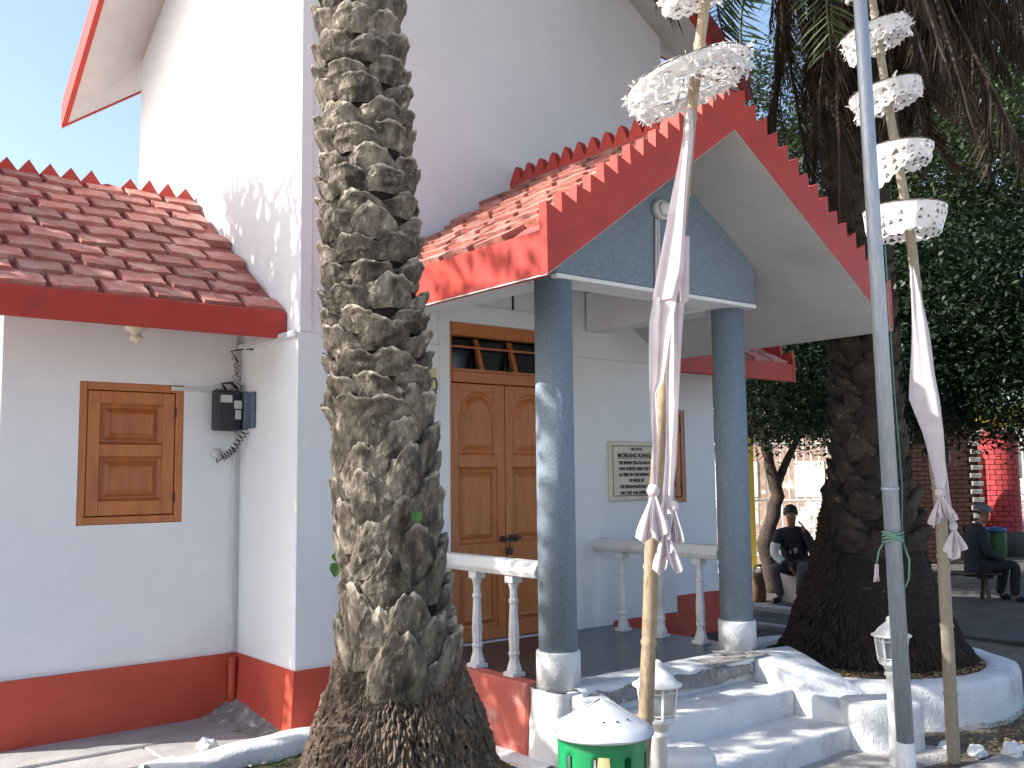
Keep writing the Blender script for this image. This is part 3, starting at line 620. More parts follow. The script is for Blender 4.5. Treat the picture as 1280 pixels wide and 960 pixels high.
# ------------------------------------------------------------------ palms
def lerp_path(P, z):
    for a, b in zip(P[:-1], P[1:]):
        if z <= b[2]: t = (z-a[2])/(b[2]-a[2]); return Vector(a)+(Vector(b)-Vector(a))*t
    return Vector(P[-1])
def stub_mesh(seed, R0, w0, w1, h, out, mat, rough=1, pt=.3):
    """one old leaf base: broad clasping foot, narrowing to a broken thick lip"""
    rd = random.Random(seed); g = G(); nu, nv = 13, 11; jag = [.55*rd.uniform(-.016, .018)+.02*nz((i*.5, seed*3.1, 0), 1.0) for i in range(nu+1)]; sk = rd.uniform(-.025, .025); pk = rd.uniform(-.4, .4); dent = rd.uniform(-.5, .5)
    P = []
    for j in range(nv+1):
        v = j/nv; hwid = (w0+(w1-w0)*v**1.1)*(1+.06*math.sin(6*v+seed))
        for i in range(nu+1):
            s = -1+2*i/nu; ang = (s*hwid+sk*v)/R0
            rr = R0+.002+out*(v**1.5)*(1-.45*abs(s)**2)+.020*(1-s*s)*math.sin(math.pi*min(1, v*.9+.1))-.016*abs(s)**3+.006*math.exp(-((s-dent)/.25)**2)*v+.014*nz((s*1.6+seed*7, v*2.2, 1), 1.4)+.007*nz((s*5+seed, v*4, 2), 1.3)+rd.uniform(-1, 1)*.0018*rough
            z = h*v*(1-pt*abs(s-pk)**1.6*v)+jag[i]*(v**3)*rough-.014*abs(s)*(1-v)
            P.append((rr, ang, z))
    cv = lambda L: [(r*math.cos(a), r*math.sin(a), z) for r, a, z in L]
    g.add(cv(P), [(j*(nu+1)+i, j*(nu+1)+i+1, (j+1)*(nu+1)+i+1, (j+1)*(nu+1)+i) for j in range(nv) for i in range(nu)])
    tp_ = P[-(nu+1):]; th = .030; in1 = [(max(R0-.03, r-th), a, z-.008+rd.uniform(-.010, .006)) for r, a, z in tp_]; in2 = [(R0-.03, a, z-.06) for r, a, z in tp_]
    g.add(cv(tp_+in1+in2), [(k*(nu+1)+i, k*(nu+1)+i+1, (k+1)*(nu+1)+i+1, (k+1)*(nu+1)+i) for k in range(2) for i in range(nu)])
    for i in (0, nu):
        e = [P[j*(nu+1)+i] for j in range(nv+1)]; q = [(R0-.03, a, z) for r, a, z in e]
        g.add(cv(e+q), [((j, j+1, nv+2+j, nv+1+j) if i else (j, nv+1+j, nv+2+j, j+1)) for j in range(nv)])
    return g.mesh('leaf_base', mat, smooth=False)
def frond_mesh(seed, L, droop, nl, ll, mat, dead=False, lift=.0):
    rd = random.Random(seed); g = G(); P = []; n = 14; x = z = 0; a = R(50) if not dead else R(-35); x, z = 0, 0
    for k in range(n+1):
        P.append(Vector((x, rd.uniform(-.01, .01) if k else 0, z))); x += math.cos(a)*L/n; z += math.sin(a)*L/n; a -= droop/n*(1.0 if not dead else max(0, 1.6-k*.3))
        a = max(a, R(-88))
    g.tube(P, [.020*(1-.85*k/n)+.003 for k in range(n+1)], 5)
    for k in range(nl):
        t = .12+.88*k/nl; i = min(int(t*n), n-1); p = P[i]+(P[i+1]-P[i])*(t*n-i); d = (P[i+1]-P[i]).normalized(); side = Vector((0, 1, 0)); u = d.cross(side).normalized()
        if u.z < 0: u = -u
        for sg in (-1, 1):
            l_ = ll*(.55+.9*math.sin(math.pi*min(1, t*.9+.1)))*rd.uniform(.8, 1.1)
            if dead: q = (d*.8+side*sg*rd.uniform(.1, .5)+Vector((0, 0, -1))*rd.uniform(.3, .9)+u*rd.uniform(-.3, .3)).normalized()
            else: q = (d*rd.uniform(.45, .75)+side*sg*.9+u*(.28-.5*t*rd.random())).normalized()
            wv = q.cross(d).normalized()*.5+d*.6; wv = wv.normalized()*(.014 if not dead else .009)
            m_ = p+q*l_*.5+Vector((0, 0, -.02*l_)); e_ = p+q*l_+Vector((0, 0, -(.14 if not dead else .25)*l_))
            g.add([p-wv*.5, p+wv*.5, m_+wv, m_-wv, e_], [(0, 1, 2, 3), (3, 2, 4)])
    return g.mesh('frond', mat)
LIVE = [frond_mesh(k, 2.3, R(60+22*k), 44, .36, 'frond') for k in range(5)]
DEAD = [frond_mesh(20+k, 1.7+.12*k, R(40), 60, .30, 'dead', True) for k in range(5)]
CRX = (.7796, -.6261)
def crown(root, top, nlive, ndead, s=1.0, dr=(.10, .30), seed=1, tiltr=(-10, 55), ddrop=(0, .5), keep=None):
    rd = random.Random(seed); o = Vector(top)-WL[root.name]
    for k in range(nlive):
        a = k*2.39996; t = k/max(1, nlive-1); inst('frond', LIVE[min(4, int(t*5))], root, o+Vector((.06*math.cos(a), .06*math.sin(a), .15*(1-t))), (0, R(-35+80*t+rd.uniform(-8, 8)), a), s*rd.uniform(.85, 1.1))
    for k in range(ndead):
        a = k*2.39996+1
        cl = math.cos(a)*CRX[0]+math.sin(a)*CRX[1]; tr = tiltr
        if keep and cl < -.15: tr = (38, 62) if cl > -.8 else (60, 75)
        r_ = rd.uniform(*dr); inst('dead_frond', DEAD[k % 5], root, o+Vector((r_*math.cos(a), r_*math.sin(a), -rd.uniform(*ddrop))), (rd.uniform(-.2, .2), R(rd.uniform(*tr)), a+rd.uniform(-.3, .3)), s*rd.uniform(.75, 1.1))
def rootlets(root, c, prof, n, l0, l1, mat, seed=3, spread=.2):
    """hanging rootlets over the swollen foot: prof list of (z, r)"""
    rd = random.Random(seed); g = G(); z0, z1 = prof[0][0], prof[-1][0]
    for _ in range(n):
        z = rd.uniform(z0, z1); i = 0
        while prof[i+1][0] < z: i += 1
        t = (z-prof[i][0])/(prof[i+1][0]-prof[i][0]); r = prof[i][1]+(prof[i+1][1]-prof[i][1])*t; a = rd.uniform(0, 2*math.pi); slope = (prof[i][1]-prof[i+1][1])/(prof[i+1][0]-prof[i][0])
        rr = rd.uniform(.006, .013); L = rd.uniform(l0, l1); er = Vector((math.cos(a), math.sin(a), 0)); et = Vector((-math.sin(a), math.cos(a), 0))
        p = Vector((c[0], c[1], z))+er*(r-.015+.03*nz((math.cos(a)*2.2, math.sin(a)*2.2, z*3), 1.6)); d = (Vector((0, 0, -1))+er*(slope*1.0+rd.uniform(-.05, spread))+et*rd.uniform(-.35, .35)).normalized()
        q = p+d*L+er*.012; m_ = (p+q)/2+er*rd.uniform(.004, .02)+et*rd.uniform(-.01, .01)
        g.add([p+et*rr, p-et*rr, p+er*rr*1.2, m_+et*rr, m_-et*rr, m_+er*rr*1.4, q], [(0, 2, 5, 3), (2, 1, 4, 5), (3, 5, 6), (5, 4, 6)])
    return part('roots', g, mat, root, kind='stuff')
def date_palm(name, label, P, rprof, z0, ztop, nrow, pitch, STB, mats, foot, nroot, group=None, boot_lo=.0):
    root = thing(name, label, 'palm tree', P[0], group); rd = random.Random(hash(len(label)) % 99)
    def rad(z):
        for a, b in zip(rprof[:-1], rprof[1:]):
            if z <= b[0]: return a[1]+(b[1]-a[1])*(z-a[0])/(b[0]-a[0])
        return rprof[-1][1]
    g = G(); n = 60; ctr = [lerp_path(P, .0+ztop*k/n) for k in range(n+1)]
    vs = []
    for k, c in enumerate(ctr):
        for j in range(26):
            a = 2*math.pi*j/26; r = rad(c.z)+.012*nz((math.cos(a)*2, math.sin(a)*2, c.z*6), 2); vs.append((c.x+r*math.cos(a), c.y+r*math.sin(a), c.z))
    g.add(vs, [(k*26+j, k*26+(j+1) % 26, (k+1)*26+(j+1) % 26, (k+1)*26+j) for k in range(n) for j in range(26)]+[tuple(n*26+j for j in range(26))]); part('trunk', g, mats[1], root, True)
    z = z0; row = 0; cnt = 0; rest = G()
    while z < ztop-.1:
        c = lerp_path(P, z); r = rad(z+.05)
        for k in range(nrow):
            a = 2*math.pi*(k+(row % 2)*.5)/nrow+row*.13+rd.uniform(-.10, .10); me = rd.choice(STB(z)); s = r/.22
            loc = (c.x-P[0][0], c.y-P[0][1], z+rd.uniform(-.022, .022)-P[0][2]); sc3 = (s, s, rd.uniform(.85, 1.18)); rt = Euler((rd.uniform(-.09, .09), rd.uniform(-.03, .03), a))
            if row < 2 and rd.random() < (.30, .12)[row]: continue
            if row < 3: loc = (loc[0], loc[1], loc[2]-rd.uniform(0, .07)); sc3 = (s*1.04, s*1.04, rd.uniform(1.0, 1.5))
            if cnt < 296: inst('leaf_base', me, root, loc, rt, sc3)
            else:
                mt = Matrix.LocRotScale(Vector(loc)+Vector(P[0]), rt, Vector(sc3)); rest.add([mt@v.co for v in me.vertices], [tuple(p.vertices) for p in me.polygons])
            cnt += 1
        z += pitch(z); row += 1
    if rest.v: part('upper_leaf_bases', rest, mats[0], root, kind='stuff')
    rootlets(root, P[0], foot, nroot, .05, .13, mats[2])
    return root
SM_lo = [stub_mesh(k, .22, .185, .088, .27, .045, 'bark', 1.3, .35) for k in range(7)]; SM_hi = [stub_mesh(40+k, .22, .18, .118, .14, .058, 'bark', .9, .42) for k in range(7)]
SD_lo = [stub_mesh(60+k, .22, .14, .08, .20, .045, 'barkd', 1.3, .35) for k in range(4)]; SD_hi = [stub_mesh(80+k, .22, .14, .095, .14, .055, 'barkd', 1.2, .45) for k in range(4)]
P1 = [(2.675, 4.246, 0), (2.647, 4.202, .584), (2.568, 4.171, 1.372), (2.466, 4.135, 2.357), (2.409, 4.110, 2.948), (2.306, 4.051, 4.129), (2.175, 3.968, 5.705), (2.05, 3.88, 8.6)]
f1 = [(.02, .575), (.2, .515), (.4, .455), (.6, .395), (.76, .33), (.99, .262)]
palm1 = date_palm('date_palm', 'thick date palm with overlapping grey leaf bases and a root swelling, before the left wall', P1, [(0, .53), (.2, .46), (.4, .405), (.6, .345), (.74, .29), (.84, .245), (1.0, .225), (1.4, .228), (2.4, .218), (3, .205), (4.2, .180), (9, .19)],
                  .76, 8.6, 6, lambda z: .108 if z > 1.9 else .13, lambda z: SM_hi if z > 2.0 else SM_lo, ('bark', 'core', 'root'), f1, 9000)
crown(palm1, (2.05, 3.88, 8.7), 46, 14, 1.05, seed=2, tiltr=(-20, 10))
# vine sprigs on the trunk
def leaf_blade(g, c, d, n, L, Wd):
    c = Vector(c); d = Vector(d).normalized(); s = d.cross(Vector(n)).normalized(); P = [(-.0, 0), (.12, .38), (.35, .5), (.65, .38), (.88, .15), (1, 0)]
    up_ = Vector(n).normalized(); Lf = [c+d*L*t+s*Wd*w_+up_*L*.08 for t, w_ in P[1:-1]]; Rt = [c+d*L*t-s*Wd*w_+up_*L*.08 for t, w_ in P[1:-1]]; md = [c+d*L*t for t, w_ in P]
    g.add(md+Lf+Rt, [(0, 6, 1)]+[(1+i, 6+i, 7+i, 2+i) for i in range(3)]+[(4, 9, 5)]+[(0, 1, 10)]+[(1+i, 2+i, 11+i, 10+i) for i in range(3)]+[(4, 5, 13)])
T = thing('vine_sprig', 'green heart shaped vine leaves on the left edge of the big palm trunk', 'vine', (2.40, 4.02, 1.33))
L_ = Vector((-.78, .10, 0)); toc = Vector((-.5, -.85, .1)); b0 = Vector((2.568, 4.171, 1.37))-Vector((.7796, -.6261, 0))*.252+Vector((-.55, -.8, 0))*.07
for k, (dx, dz, L2) in enumerate(((0, 0, .075), (.012, .07, .055), (-.01, .045, .05), (.04, .095, .045))):
    g = G(); leaf_blade(g, b0+Vector((.78, -.62, 0))*dx+Vector((0, 0, dz)), (-.15+.2*k, 0, -.9), toc, L2, L2*.9); part('leaf', g, 'vine', T)
g = G(); g.tube([b0+Vector((0, 0, -.01)), b0+Vector((.01, 0, .05)), b0+Vector((.05, -.03, .10)), b0+Vector((.12, -.08, .11))], .004, 5); part('stem', g, 'vine', T)
T = thing('vine_sprig', 'single small green leaf growing between leaf bases at mid trunk of the big palm', 'vine', (2.5, 3.83, 1.6))
b1 = Vector((2.54, 4.15, 1.62))+Vector((.7796, -.6261, 0))*.165+Vector((-.6, -.76, 0))*.245; g = G(); leaf_blade(g, b1, (.1, 0, -.9), toc, .06, .055); part('leaf', g, 'vine', T)

P2 = [(7.33, 4.47, 0), (7.34, 4.44, .337), (7.266, 4.377, 1.452), (7.180, 4.338, 2.359), (7.070, 4.271, 3.656), (6.965, 4.239, 4.628), (6.83, 4.17, 7.2)]
f2 = [(.26, .80), (.45, .67), (.7, .56), (1.0, .45), (1.3, .37), (1.7, .31)]
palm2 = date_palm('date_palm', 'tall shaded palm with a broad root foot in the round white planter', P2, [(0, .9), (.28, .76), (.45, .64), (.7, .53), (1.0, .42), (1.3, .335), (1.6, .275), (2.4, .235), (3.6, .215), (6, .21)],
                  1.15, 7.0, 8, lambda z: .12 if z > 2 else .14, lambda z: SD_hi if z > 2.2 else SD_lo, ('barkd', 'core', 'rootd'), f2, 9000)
crown(palm2, (6.84, 4.17, 7.1), 40, 120, 1.12, (.15, .45), 5, (-5, 42), (-.3, .6), keep=-.35)
crown(palm2, (6.95, 4.05, 6.85), 0, 46, 1.1, (.2, .95), 12, (15, 62), (-.2, .7), keep=-.35)
for a, z, t in ((3.6, 6.3, 62), (2.9, 6.2, 66), (5.3, 6.6, 52)): inst('frond', LIVE[2], palm2, Vector((6.86+.15*math.cos(a), 4.19+.15*math.sin(a), z))-WL[palm2.name], (0, R(t), a), .9)
# round planter
T = thing('planter_ring', 'round whitewashed planter wall around the foot of the shaded palm', 'planter', (7.2, 4.45, 0))
g = G(); rc = (7.22, 4.50)
def rf(u, v):
    a = 2*math.pi*u; prof = [(1.16, -.03), (1.15, .1), (1.14, .24), (1.125, .285), (1.09, .30), (1.0, .305), (.93, .30), (.90, .28), (.89, .1)]
    r, z = prof[int(round(v*8))]; w_ = .02*nz((math.cos(a)*1.5, math.sin(a)*1.5, z), 1.5)+.006*nz((math.cos(a)*6, math.sin(a)*6, z*5), 2); return (rc[0]+(r+w_)*math.cos(a), rc[1]+(r+w_)*math.sin(a), z+w_*.4)
g.grid(rf, 120, 8, True); part('ring_wall', g, 'whitewash', T, True)
g = G()
def rs_(u, v): a = 2*math.pi*u; r = .95*v; x, y = rc[0]+r*math.cos(a), rc[1]+r*math.sin(a); return (x, y, .24+.10*(1-v)+.03*nz((x, y, 0), 4)+.012*nz((x, y, 0), 18))
g.grid(rs_, 60, 24, True); part('planter_soil', g, 'soil', T, True)

# ------------------------------------------------------------------ ceremonial umbrella poles
CR = Vector((.7796, -.6261, 0)); CF = Vector((.6261, .7796, 0))   # two horizontal directions
def umbrella(par, c, r, h, tilt, seed, crump, dz=.0, fall=.0):
    """hoop, cloth top and pierced hanging skirt; tilt leans the left side down"""
    rd = random.Random(seed); u = sub_empty('umbrella', par, c); c = Vector(c); A = (CR*math.cos(tilt)+Vector((0, 0, 1))*math.sin(tilt)); N = A.cross(CF).normalized()
    if N.z < 0: N = -N
    Bv = N.cross(A).normalized()
    def at(a, rr, z): return c+A*rr*math.cos(a)+Bv*rr*math.sin(a)+N*z
    g = G(); g.tube([at(2*math.pi*k/40, r, h/2) for k in range(41)], .0032, 6, cap=False); part('hoop', g, 'benchw', u, True)
    g = G()
    def top(p, q): a = 2*math.pi*p; rr = r*(.05+.95*q); return at(a, rr, h/2+.004+.035*(1-q)+rd.uniform(-1, 1)*.004*crump)
    nt_ = max(18, int(r*95)); tc_ = {}
    def tv(i, j):
        i %= nt_
        if (i, j) not in tc_: tc_[(i, j)] = top((i+.2*rd.uniform(-1, 1))/nt_, min(1, (j+.25*rd.uniform(-1, 1)*(0 < j < 5))/5))
        return tc_[(i, j)]
    for i in range(nt_):
        for j in range(5):
            a, b, c_, d = tv(i, j), tv(i+1, j), tv(i+1, j+1), tv(i, j+1); ctr = (a+b+c_+d)/4
            if j > 0 and rd.random() < (.75 if crump else .4):
                k = rd.uniform(.4, .75); pts = [ctr+(p-ctr)*k for p in ((a+b)/2, c_, d)]; g.add([a, b, c_, d]+pts, [(0, 1, 4), (1, 2, 5, 4), (2, 3, 6, 5), (3, 0, 4, 6)])
            else: g.add([a, b, c_, d], [(0, 1, 2, 3)])
    part('cloth_top', g, 'paper', u)
    g = G()
    for k in range(8): g.tube([at(2*math.pi*k/8, .02, h/2+.02), at(2*math.pi*k/8, r, h/2-.003)], .004, 5)
    part('rib', g, 'bamboo', u)
    g = G(); nu = int(r*110); nv = 4; rnd = {}
    def sk(i, j):
        i %= nu; key = (i, j)
        if key not in rnd: rnd[key] = (rd.uniform(-1, 1), rd.uniform(-1, 1), rd.uniform(-1, 1))
        q = rnd[key]; a = 2*math.pi*(i+.18*q[0]*(j > 0))/nu; v = j/nv
        drop = h*(1+fall*max(0, -math.cos(a)))
        return at(a, r*(1+.0*v)+(.012+.02*crump)*q[1]*(v > 0)*v**.5-.14*r*v, h/2-drop*v+.10*h/nv*q[2]*(0 < j))
    for i in range(nu):
        for j in range(nv):
            a, b, c_, d = sk(i, j), sk(i+1, j), sk(i+1, j+1), sk(i, j+1); ctr = (a+b+c_+d)/4; hole = rd.random()*(.8 if not crump else 1)
            if hole < (.62 if j > 0 else .25):
                k = rd.uniform(.5, .82); pts = [ctr+(p-ctr)*k for p in ((a+b)/2+(rd.uniform(-.3, .3))*(b-a), c_, d)]
                g.add([a, b, c_, d]+pts, [(0, 1, 4), (1, 2, 5, 4), (2, 3, 6, 5), (3, 0, 4, 6)])
            else: g.add([a, b, c_, d], [(0, 1, 2, 3)])
    for i in range(nu):  # ragged fringe
        a, b = sk(i, nv), sk(i+1, nv); m_ = (a+b)/2-N*rd.uniform(.004, .022)*(1+.2*crump)+Bv*rd.uniform(-.01, .01); g.add([a, b, m_], [(0, 1, 2)])
    part('skirt', g, 'paper', u)
    if crump:
        g = G()
        for _ in range(int(750*crump*r/.29)):
            a = rd.uniform(0, 2*math.pi); v = rd.random(); rr = r*(1-.16*v)+rd.uniform(-.004, .010); p = at(a, rr, h/2-h*v*(1+fall*max(0, -math.cos(a))))
            if rd.random() < .35: rr = r*math.sqrt(rd.random()); p = at(a, rr, h/2-.02-rd.random()*.05)
            d1 = Vector((rd.gauss(0, 1), rd.gauss(0, 1), rd.gauss(-.4, 1))).normalized()*rd.uniform(.016, .042); d2 = Vector((rd.gauss(0, 1), rd.gauss(0, 1), rd.gauss(0, 1))).normalized()*rd.uniform(.006, .013)
            g.add([p-d2, p+d2, p+d1+d2*.4, p+d1*1.2-d2*.2], [(0, 1, 2, 3)])
        part('cut_petals', g, 'paper', u, kind='stuff')
def pole_mesh(P, r0, r1, nodes, par, mat):
    g = G(); pts = []; rr = []
    V = [Vector(p) for p in P]; L = [0]
    for a, b in zip(V[:-1], V[1:]): L.append(L[-1]+(b-a).length)
    def atl(s):
        for i in range(len(V)-1):
            if s <= L[i+1]+1e-9: return V[i]+(V[i+1]-V[i])*((s-L[i])/(L[i+1]-L[i]))
        return V[-1]
    s = 0; n = int(L[-1]/.02)
    for k in range(n+1):
        s = L[-1]*k/n; t = k/n; r = r0+(r1-r0)*t; d = min(abs((s % nodes)-0), abs(nodes-(s % nodes))); r *= 1+(.16 if d < .012 else 0)-(.05 if .012 < d < .03 else 0)
        p = atl(s); pts.append(p+Vector((.004*math.sin(s*2.3), .004*math.cos(s*3.1), 0))); rr.append(r)
    g.tube(pts, rr, 12); part('bamboo_pole', g, mat, par, True)
def ribbon(par, org, rows, fold=.5, yoff=-.05, seed=0, nm='pennant', smooth=True):
    """hanging cloth: rows of (u, z, width) to the right of org, gathered in folds; real depth comes from the folds"""
    g = G(); rd = random.Random(seed); n = 20; org = Vector(org); ph = rd.uniform(0, 6)
    S_ = []
    for a, b in zip(rows[:-1], rows[1:]):
        for k in range(4): t = k/4; S_.append(tuple(x+(y-x)*t for x, y in zip(a, b)))
    S_.append(rows[-1]); m_ = len(S_)-1
    def fn(p, q):
        u, z, wd = S_[int(round(q*m_))]; s = p*2-1; dep = fold*wd*.5*math.sin(s*2.7+ph+z*.8)+.004*math.sin(s*6+z*3)+.006*math.sin(z*7+s)
        return org+CR*(u+wd*.5*s+.004*math.sin(z*9+s*3))+CF*(yoff+dep)+Vector((0, 0, z))
    g.grid(fn, n, m_)
    return part(nm, g, 'cloth', par, smooth)
def knot_tail(par, c, s, seed):
    rd = random.Random(seed); c = Vector(c); g = G(); g.lathe([(.001, .03), (.018, .024), (.026, .0), (.02, -.02), (.008, -.028)], c, 10, sx=s, sy=s); part('knot', g, 'cloth', par, True)
    for k in range(3):
        a = rd.uniform(-.25, .25)+(k-1)*.42; L = rd.uniform(.12, .21)*s; wd = rd.uniform(.022, .04)*s; g = G()
        def fn(p, q): ss = p*2-1; o = CR*(math.sin(a)*L*q*.6+ss*wd*(.18+1.1*q)*(1-.35*q**4))+CF*(.03*math.sin(ss*4+k)*q-.01*k)+Vector((0, 0, -.015-L*q+.03*abs(ss)*q*q)); return c+o
        g.grid(fn, 8, 7); part('tail', g, 'cloth', par, True)
BP = [(3.288, 3.240, .009), (3.290, 3.155, .698), (3.277, 3.080, 1.419), (3.294, 2.932, 2.529), (3.316, 2.805, 3.445), (3.334, 2.752, 3.758), (3.375, 2.649, 4.349), (3.411, 2.542, 4.998)]
T = thing('umbrella_pole', 'nearer bamboo pole with a big crumpled white umbrella and long knotted cloth strips', 'ceremonial umbrella', BP[0], 'bamboo poles with tiered white umbrellas')
pole_mesh(BP, .037, .021, .34, T, 'bamboo')
umbrella(T, (3.306, 2.802, 3.545), .29, .058, R(17), 3, 1.0, fall=.9)
umbrella(T, (3.322, 2.741, 3.985), .19, .08, R(10), 4, .8, fall=.6); umbrella(T, (3.36, 2.67, 4.40), .15, .12, R(8), 5, .8)
k_ = .003625; zc_ = lambda y: 1.785+(591-y)*k_*1.0+.0; o1 = Vector((3.300, 2.90, 0)); uc = lambda x: (x-847)*k_
def RB(rows, **kw): ribbon(T, o1, [(uc((a+b)/2), zc_(y), (b-a)*k_) for y, a, b in rows], **kw)
RB([(142, 857, 867), (180, 853, 866), (230, 844, 861), (290, 832, 855), (345, 818, 850), (380, 811, 840)], fold=.5, yoff=-.08, seed=1)
RB([(378, 811, 840), (410, 806, 834), (450, 806, 828), (480, 806, 822), (495, 806, 813), (560, 806, 813), (612, 805, 812)], fold=.5, yoff=-.085, seed=2)
RB([(300, 846, 862), (340, 845, 859), (380, 846, 857), (384, 848, 853)], fold=.6, yoff=-.05, seed=4)
RB([(384, 835, 851), (430, 832, 848), (470, 829, 845), (520, 826, 840), (580, 822, 836), (640, 817, 830)], fold=.5, yoff=-.055, seed=3)
knot_tail(T, o1+CR*uc(807)+CF*-.09+Vector((0, 0, zc_(612))), 1.15, 5); knot_tail(T, o1+CR*uc(820)+CF*-.09+Vector((0, 0, zc_(655))), 1.0, 6); knot_tail(T, o1+CR*uc(832)+CF*-.08+Vector((0, 0, zc_(632))), .9, 7)
BP2 = [(5.94, 3.10, 0), (5.850, 3.065, .929), (5.801, 3.033, 1.529), (5.699, 3.026, 2.277), (5.620, 3.023, 2.834), (5.580, 3.019, 3.132), (5.519, 3.023, 3.508), (5.461, 3.031, 3.831), (5.394, 3.038, 4.217), (5.326, 3.046, 4.613), (5.234, 3.055, 5.146)]
T = thing('umbrella_pole', 'farther bamboo pole with a tier of pierced white umbrellas behind the steel pipe', 'ceremonial umbrella', BP2[0], 'bamboo poles with tiered white umbrellas')
pole_mesh(BP2, .040, .022, .42, T, 'bamboo2')
umbrella(T, (5.546, 3.030, 3.30), .245, .15, R(0), 11, .0, fall=.35); umbrella(T, (5.50, 3.019, 3.70), .20, .10, R(2), 12, .0, fall=1.6)
umbrella(T, (5.415, 3.040, 4.06), .215, .10, R(12), 13, .4, fall=.9); umbrella(T, (5.35, 3.050, 4.43), .205, .09, R(15), 14, .5, fall=.8); umbrella(T, (5.28, 3.06, 4.82), .17, .14, R(12), 15, .7, fall=.4)
k2 = .0049; o2 = Vector((5.62, 3.0, 0)); T_ = T
def RB2(rows, **kw): ribbon(T_, o2, [((x0+x1-2*1145)/2*k2, 1.785+(587-y)*k2, (x1-x0)*k2) for y, x0, x1 in rows], **kw)
RB2([(335, 1131, 1134), (370, 1130, 1142), (420, 1127, 1149), (470, 1124, 1153), (500, 1122, 1157), (540, 1134, 1159), (600, 1146, 1160), (615, 1148, 1156)], fold=.2, yoff=-.06, seed=8)
RB2([(560, 1152, 1160), (600, 1157, 1164), (655, 1164, 1168)], fold=.5, yoff=-.05, seed=9)
knot_tail(T, o2+CR*((1151-1145)*k2)+CF*-.07+Vector((0, 0, 1.785+(587-615)*k2)), 1.25, 9); knot_tail(T, o2+CR*((1166-1145)*k2)+CF*-.06+Vector((0, 0, 1.785+(587-655)*k2)), 1.0, 10)
# galvanised pipe
T = thing('flag_pole', 'straight galvanised steel pipe with a white painted foot and green cord', 'pole', (5.02, 2.882, 0))
a_, b_ = Vector((5.018, 2.882, 0)), Vector((4.492, 2.660, 5.362)); d_ = (b_-a_)
g = G(); g.tube([a_+d_*.0615, a_+d_*.6, b_], [.0455, .038, .034], 20); part('pipe', g, 'galv', T, True)
g = G(); g.tube([a_, a_+d_*.0635], .0475, 20); part('painted_foot', g, 'whitewash', T, True)
g = G(); pc = a_+d_*.315; g.tube([pc-d_*.0015, pc+d_*.0015], .0465, 20); part('collar', g, 'galv', T, True)
g = G(); c_ = a_+d_*.263
for k in range(4):
    z = k*.014; g.tube([c_+Vector((.052*math.cos(t), .052*math.sin(t), z+.006*math.sin(t*2+k))) for t in [2*math.pi*j/16 for j in range(17)]], .006, 6, cap=False)
part('rope_binding', g, 'rope', T, True)
g = G(); g.tube([c_+CR*.05+Vector((0, 0, .03)), c_+CR*.062+Vector((0, 0, .3)), c_+CR*.045+Vector((0, 0, .8)), c_+CR*.02+CF*-.03+Vector((0, 0, 1.6))], .0035, 5)
g.tube([c_+CR*-.045, c_+CR*-.09+CF*-.03+Vector((0, 0, -.05)), c_+CR*-.105+CF*-.03+Vector((0, 0, -.12))], .005, 6)
g.tube([c_+CR*.05, c_+CR*.07+CF*-.03+Vector((0, 0, -.10)), c_+CR*.075+Vector((0, 0, -.2)), c_+CR*.05+Vector((0, 0, -.25))], .005, 6); part('cord', g, 'rope', T, True)
g = G()
for k in range(4): p = c_+CR*(-.105+U(-.008, .008))+CF*-.03+Vector((0, 0, -.12)); g.tube([p, p+Vector((U(-.015, .015), 0, -.05)), p+Vector((U(-.03, .03), 0, -.09))], .006, 5)
part('frayed_end', g, 'cloth', T, True)

# ------------------------------------------------------------------ bin and garden lamps
bc = (2.853, 2.982)
T = thing('litter_bin', 'green slotted litter bin with a white conical lid below the bamboo pole', 'bin', (*bc, 0))
g = G(); n = 48
def lidf(u, v): a = 2*math.pi*u; r = .214*v+.001; z = .858-(.112)*v**1.12-(.010 if v > .99 else 0); return (bc[0]+r*math.cos(a), bc[1]+r*math.sin(a), z+.002*math.sin(5*a)*v)
g.grid(lidf, n, 14, True); g.lathe([(.215, .735), (.215, .729), (.205, .7285), (.19, .74)], (*bc, 0), n, cap=False); part('lid', g, 'lid', T, True)
g = G(); a = R(158)   # overlapping seam of the sheet metal cone
def seam(u, v): t = a+(u-.5)*.16; r = .03+.185*v; zz = .858-.112*(r/.214)**1.12+.0045; return (bc[0]+r*math.cos(t), bc[1]+r*math.sin(t), zz)
g.grid(seam, 3, 8); part('lid_seam', g, 'lid', T, True)
g = G(); g.tube([(bc[0]+r*math.cos(a-.08), bc[1]+r*math.sin(a-.08), .858-.112*(r/.214)**1.12+.001) for r in (.005, .08, .14, .2, .213)], .0045, 5)
for k in range(3): t = R(230+25*k); r = .13; g.lathe([(.005, 0), (.004, .004)], (bc[0]+r*math.cos(t), bc[1]+r*math.sin(t), .795), 8)
part('rivet', g, 'black', T)
g = G(); nb = 72; rb = .182; slots = 9
def slot(i, j):   # slots of capsule shape
    ph = ((i+.5)/nb*slots) % 1; z = .06+.66*(j+.5)/24; return .34 < ph < .66 and (.40 < z < .66 or .12 < z < .33)
for i in range(nb):
    for j in range(24):
        if slot(i, j): continue
        a0, a1 = 2*math.pi*i/nb, 2*math.pi*(i+1)/nb; z0, z1 = .06+.66*j/24, .06+.66*(j+1)/24
        g.add([(bc[0]+rb*math.cos(t), bc[1]+rb*math.sin(t), z) for t, z in ((a0, z0), (a1, z0), (a1, z1), (a0, z1))], [(0, 1, 2, 3)])
o = part('bin_body', g, 'green', T, True); o.modifiers.new('weld', 'WELD').merge_threshold = .0005; sm_ = o.modifiers.new('thickness', 'SOLIDIFY'); sm_.thickness = .003
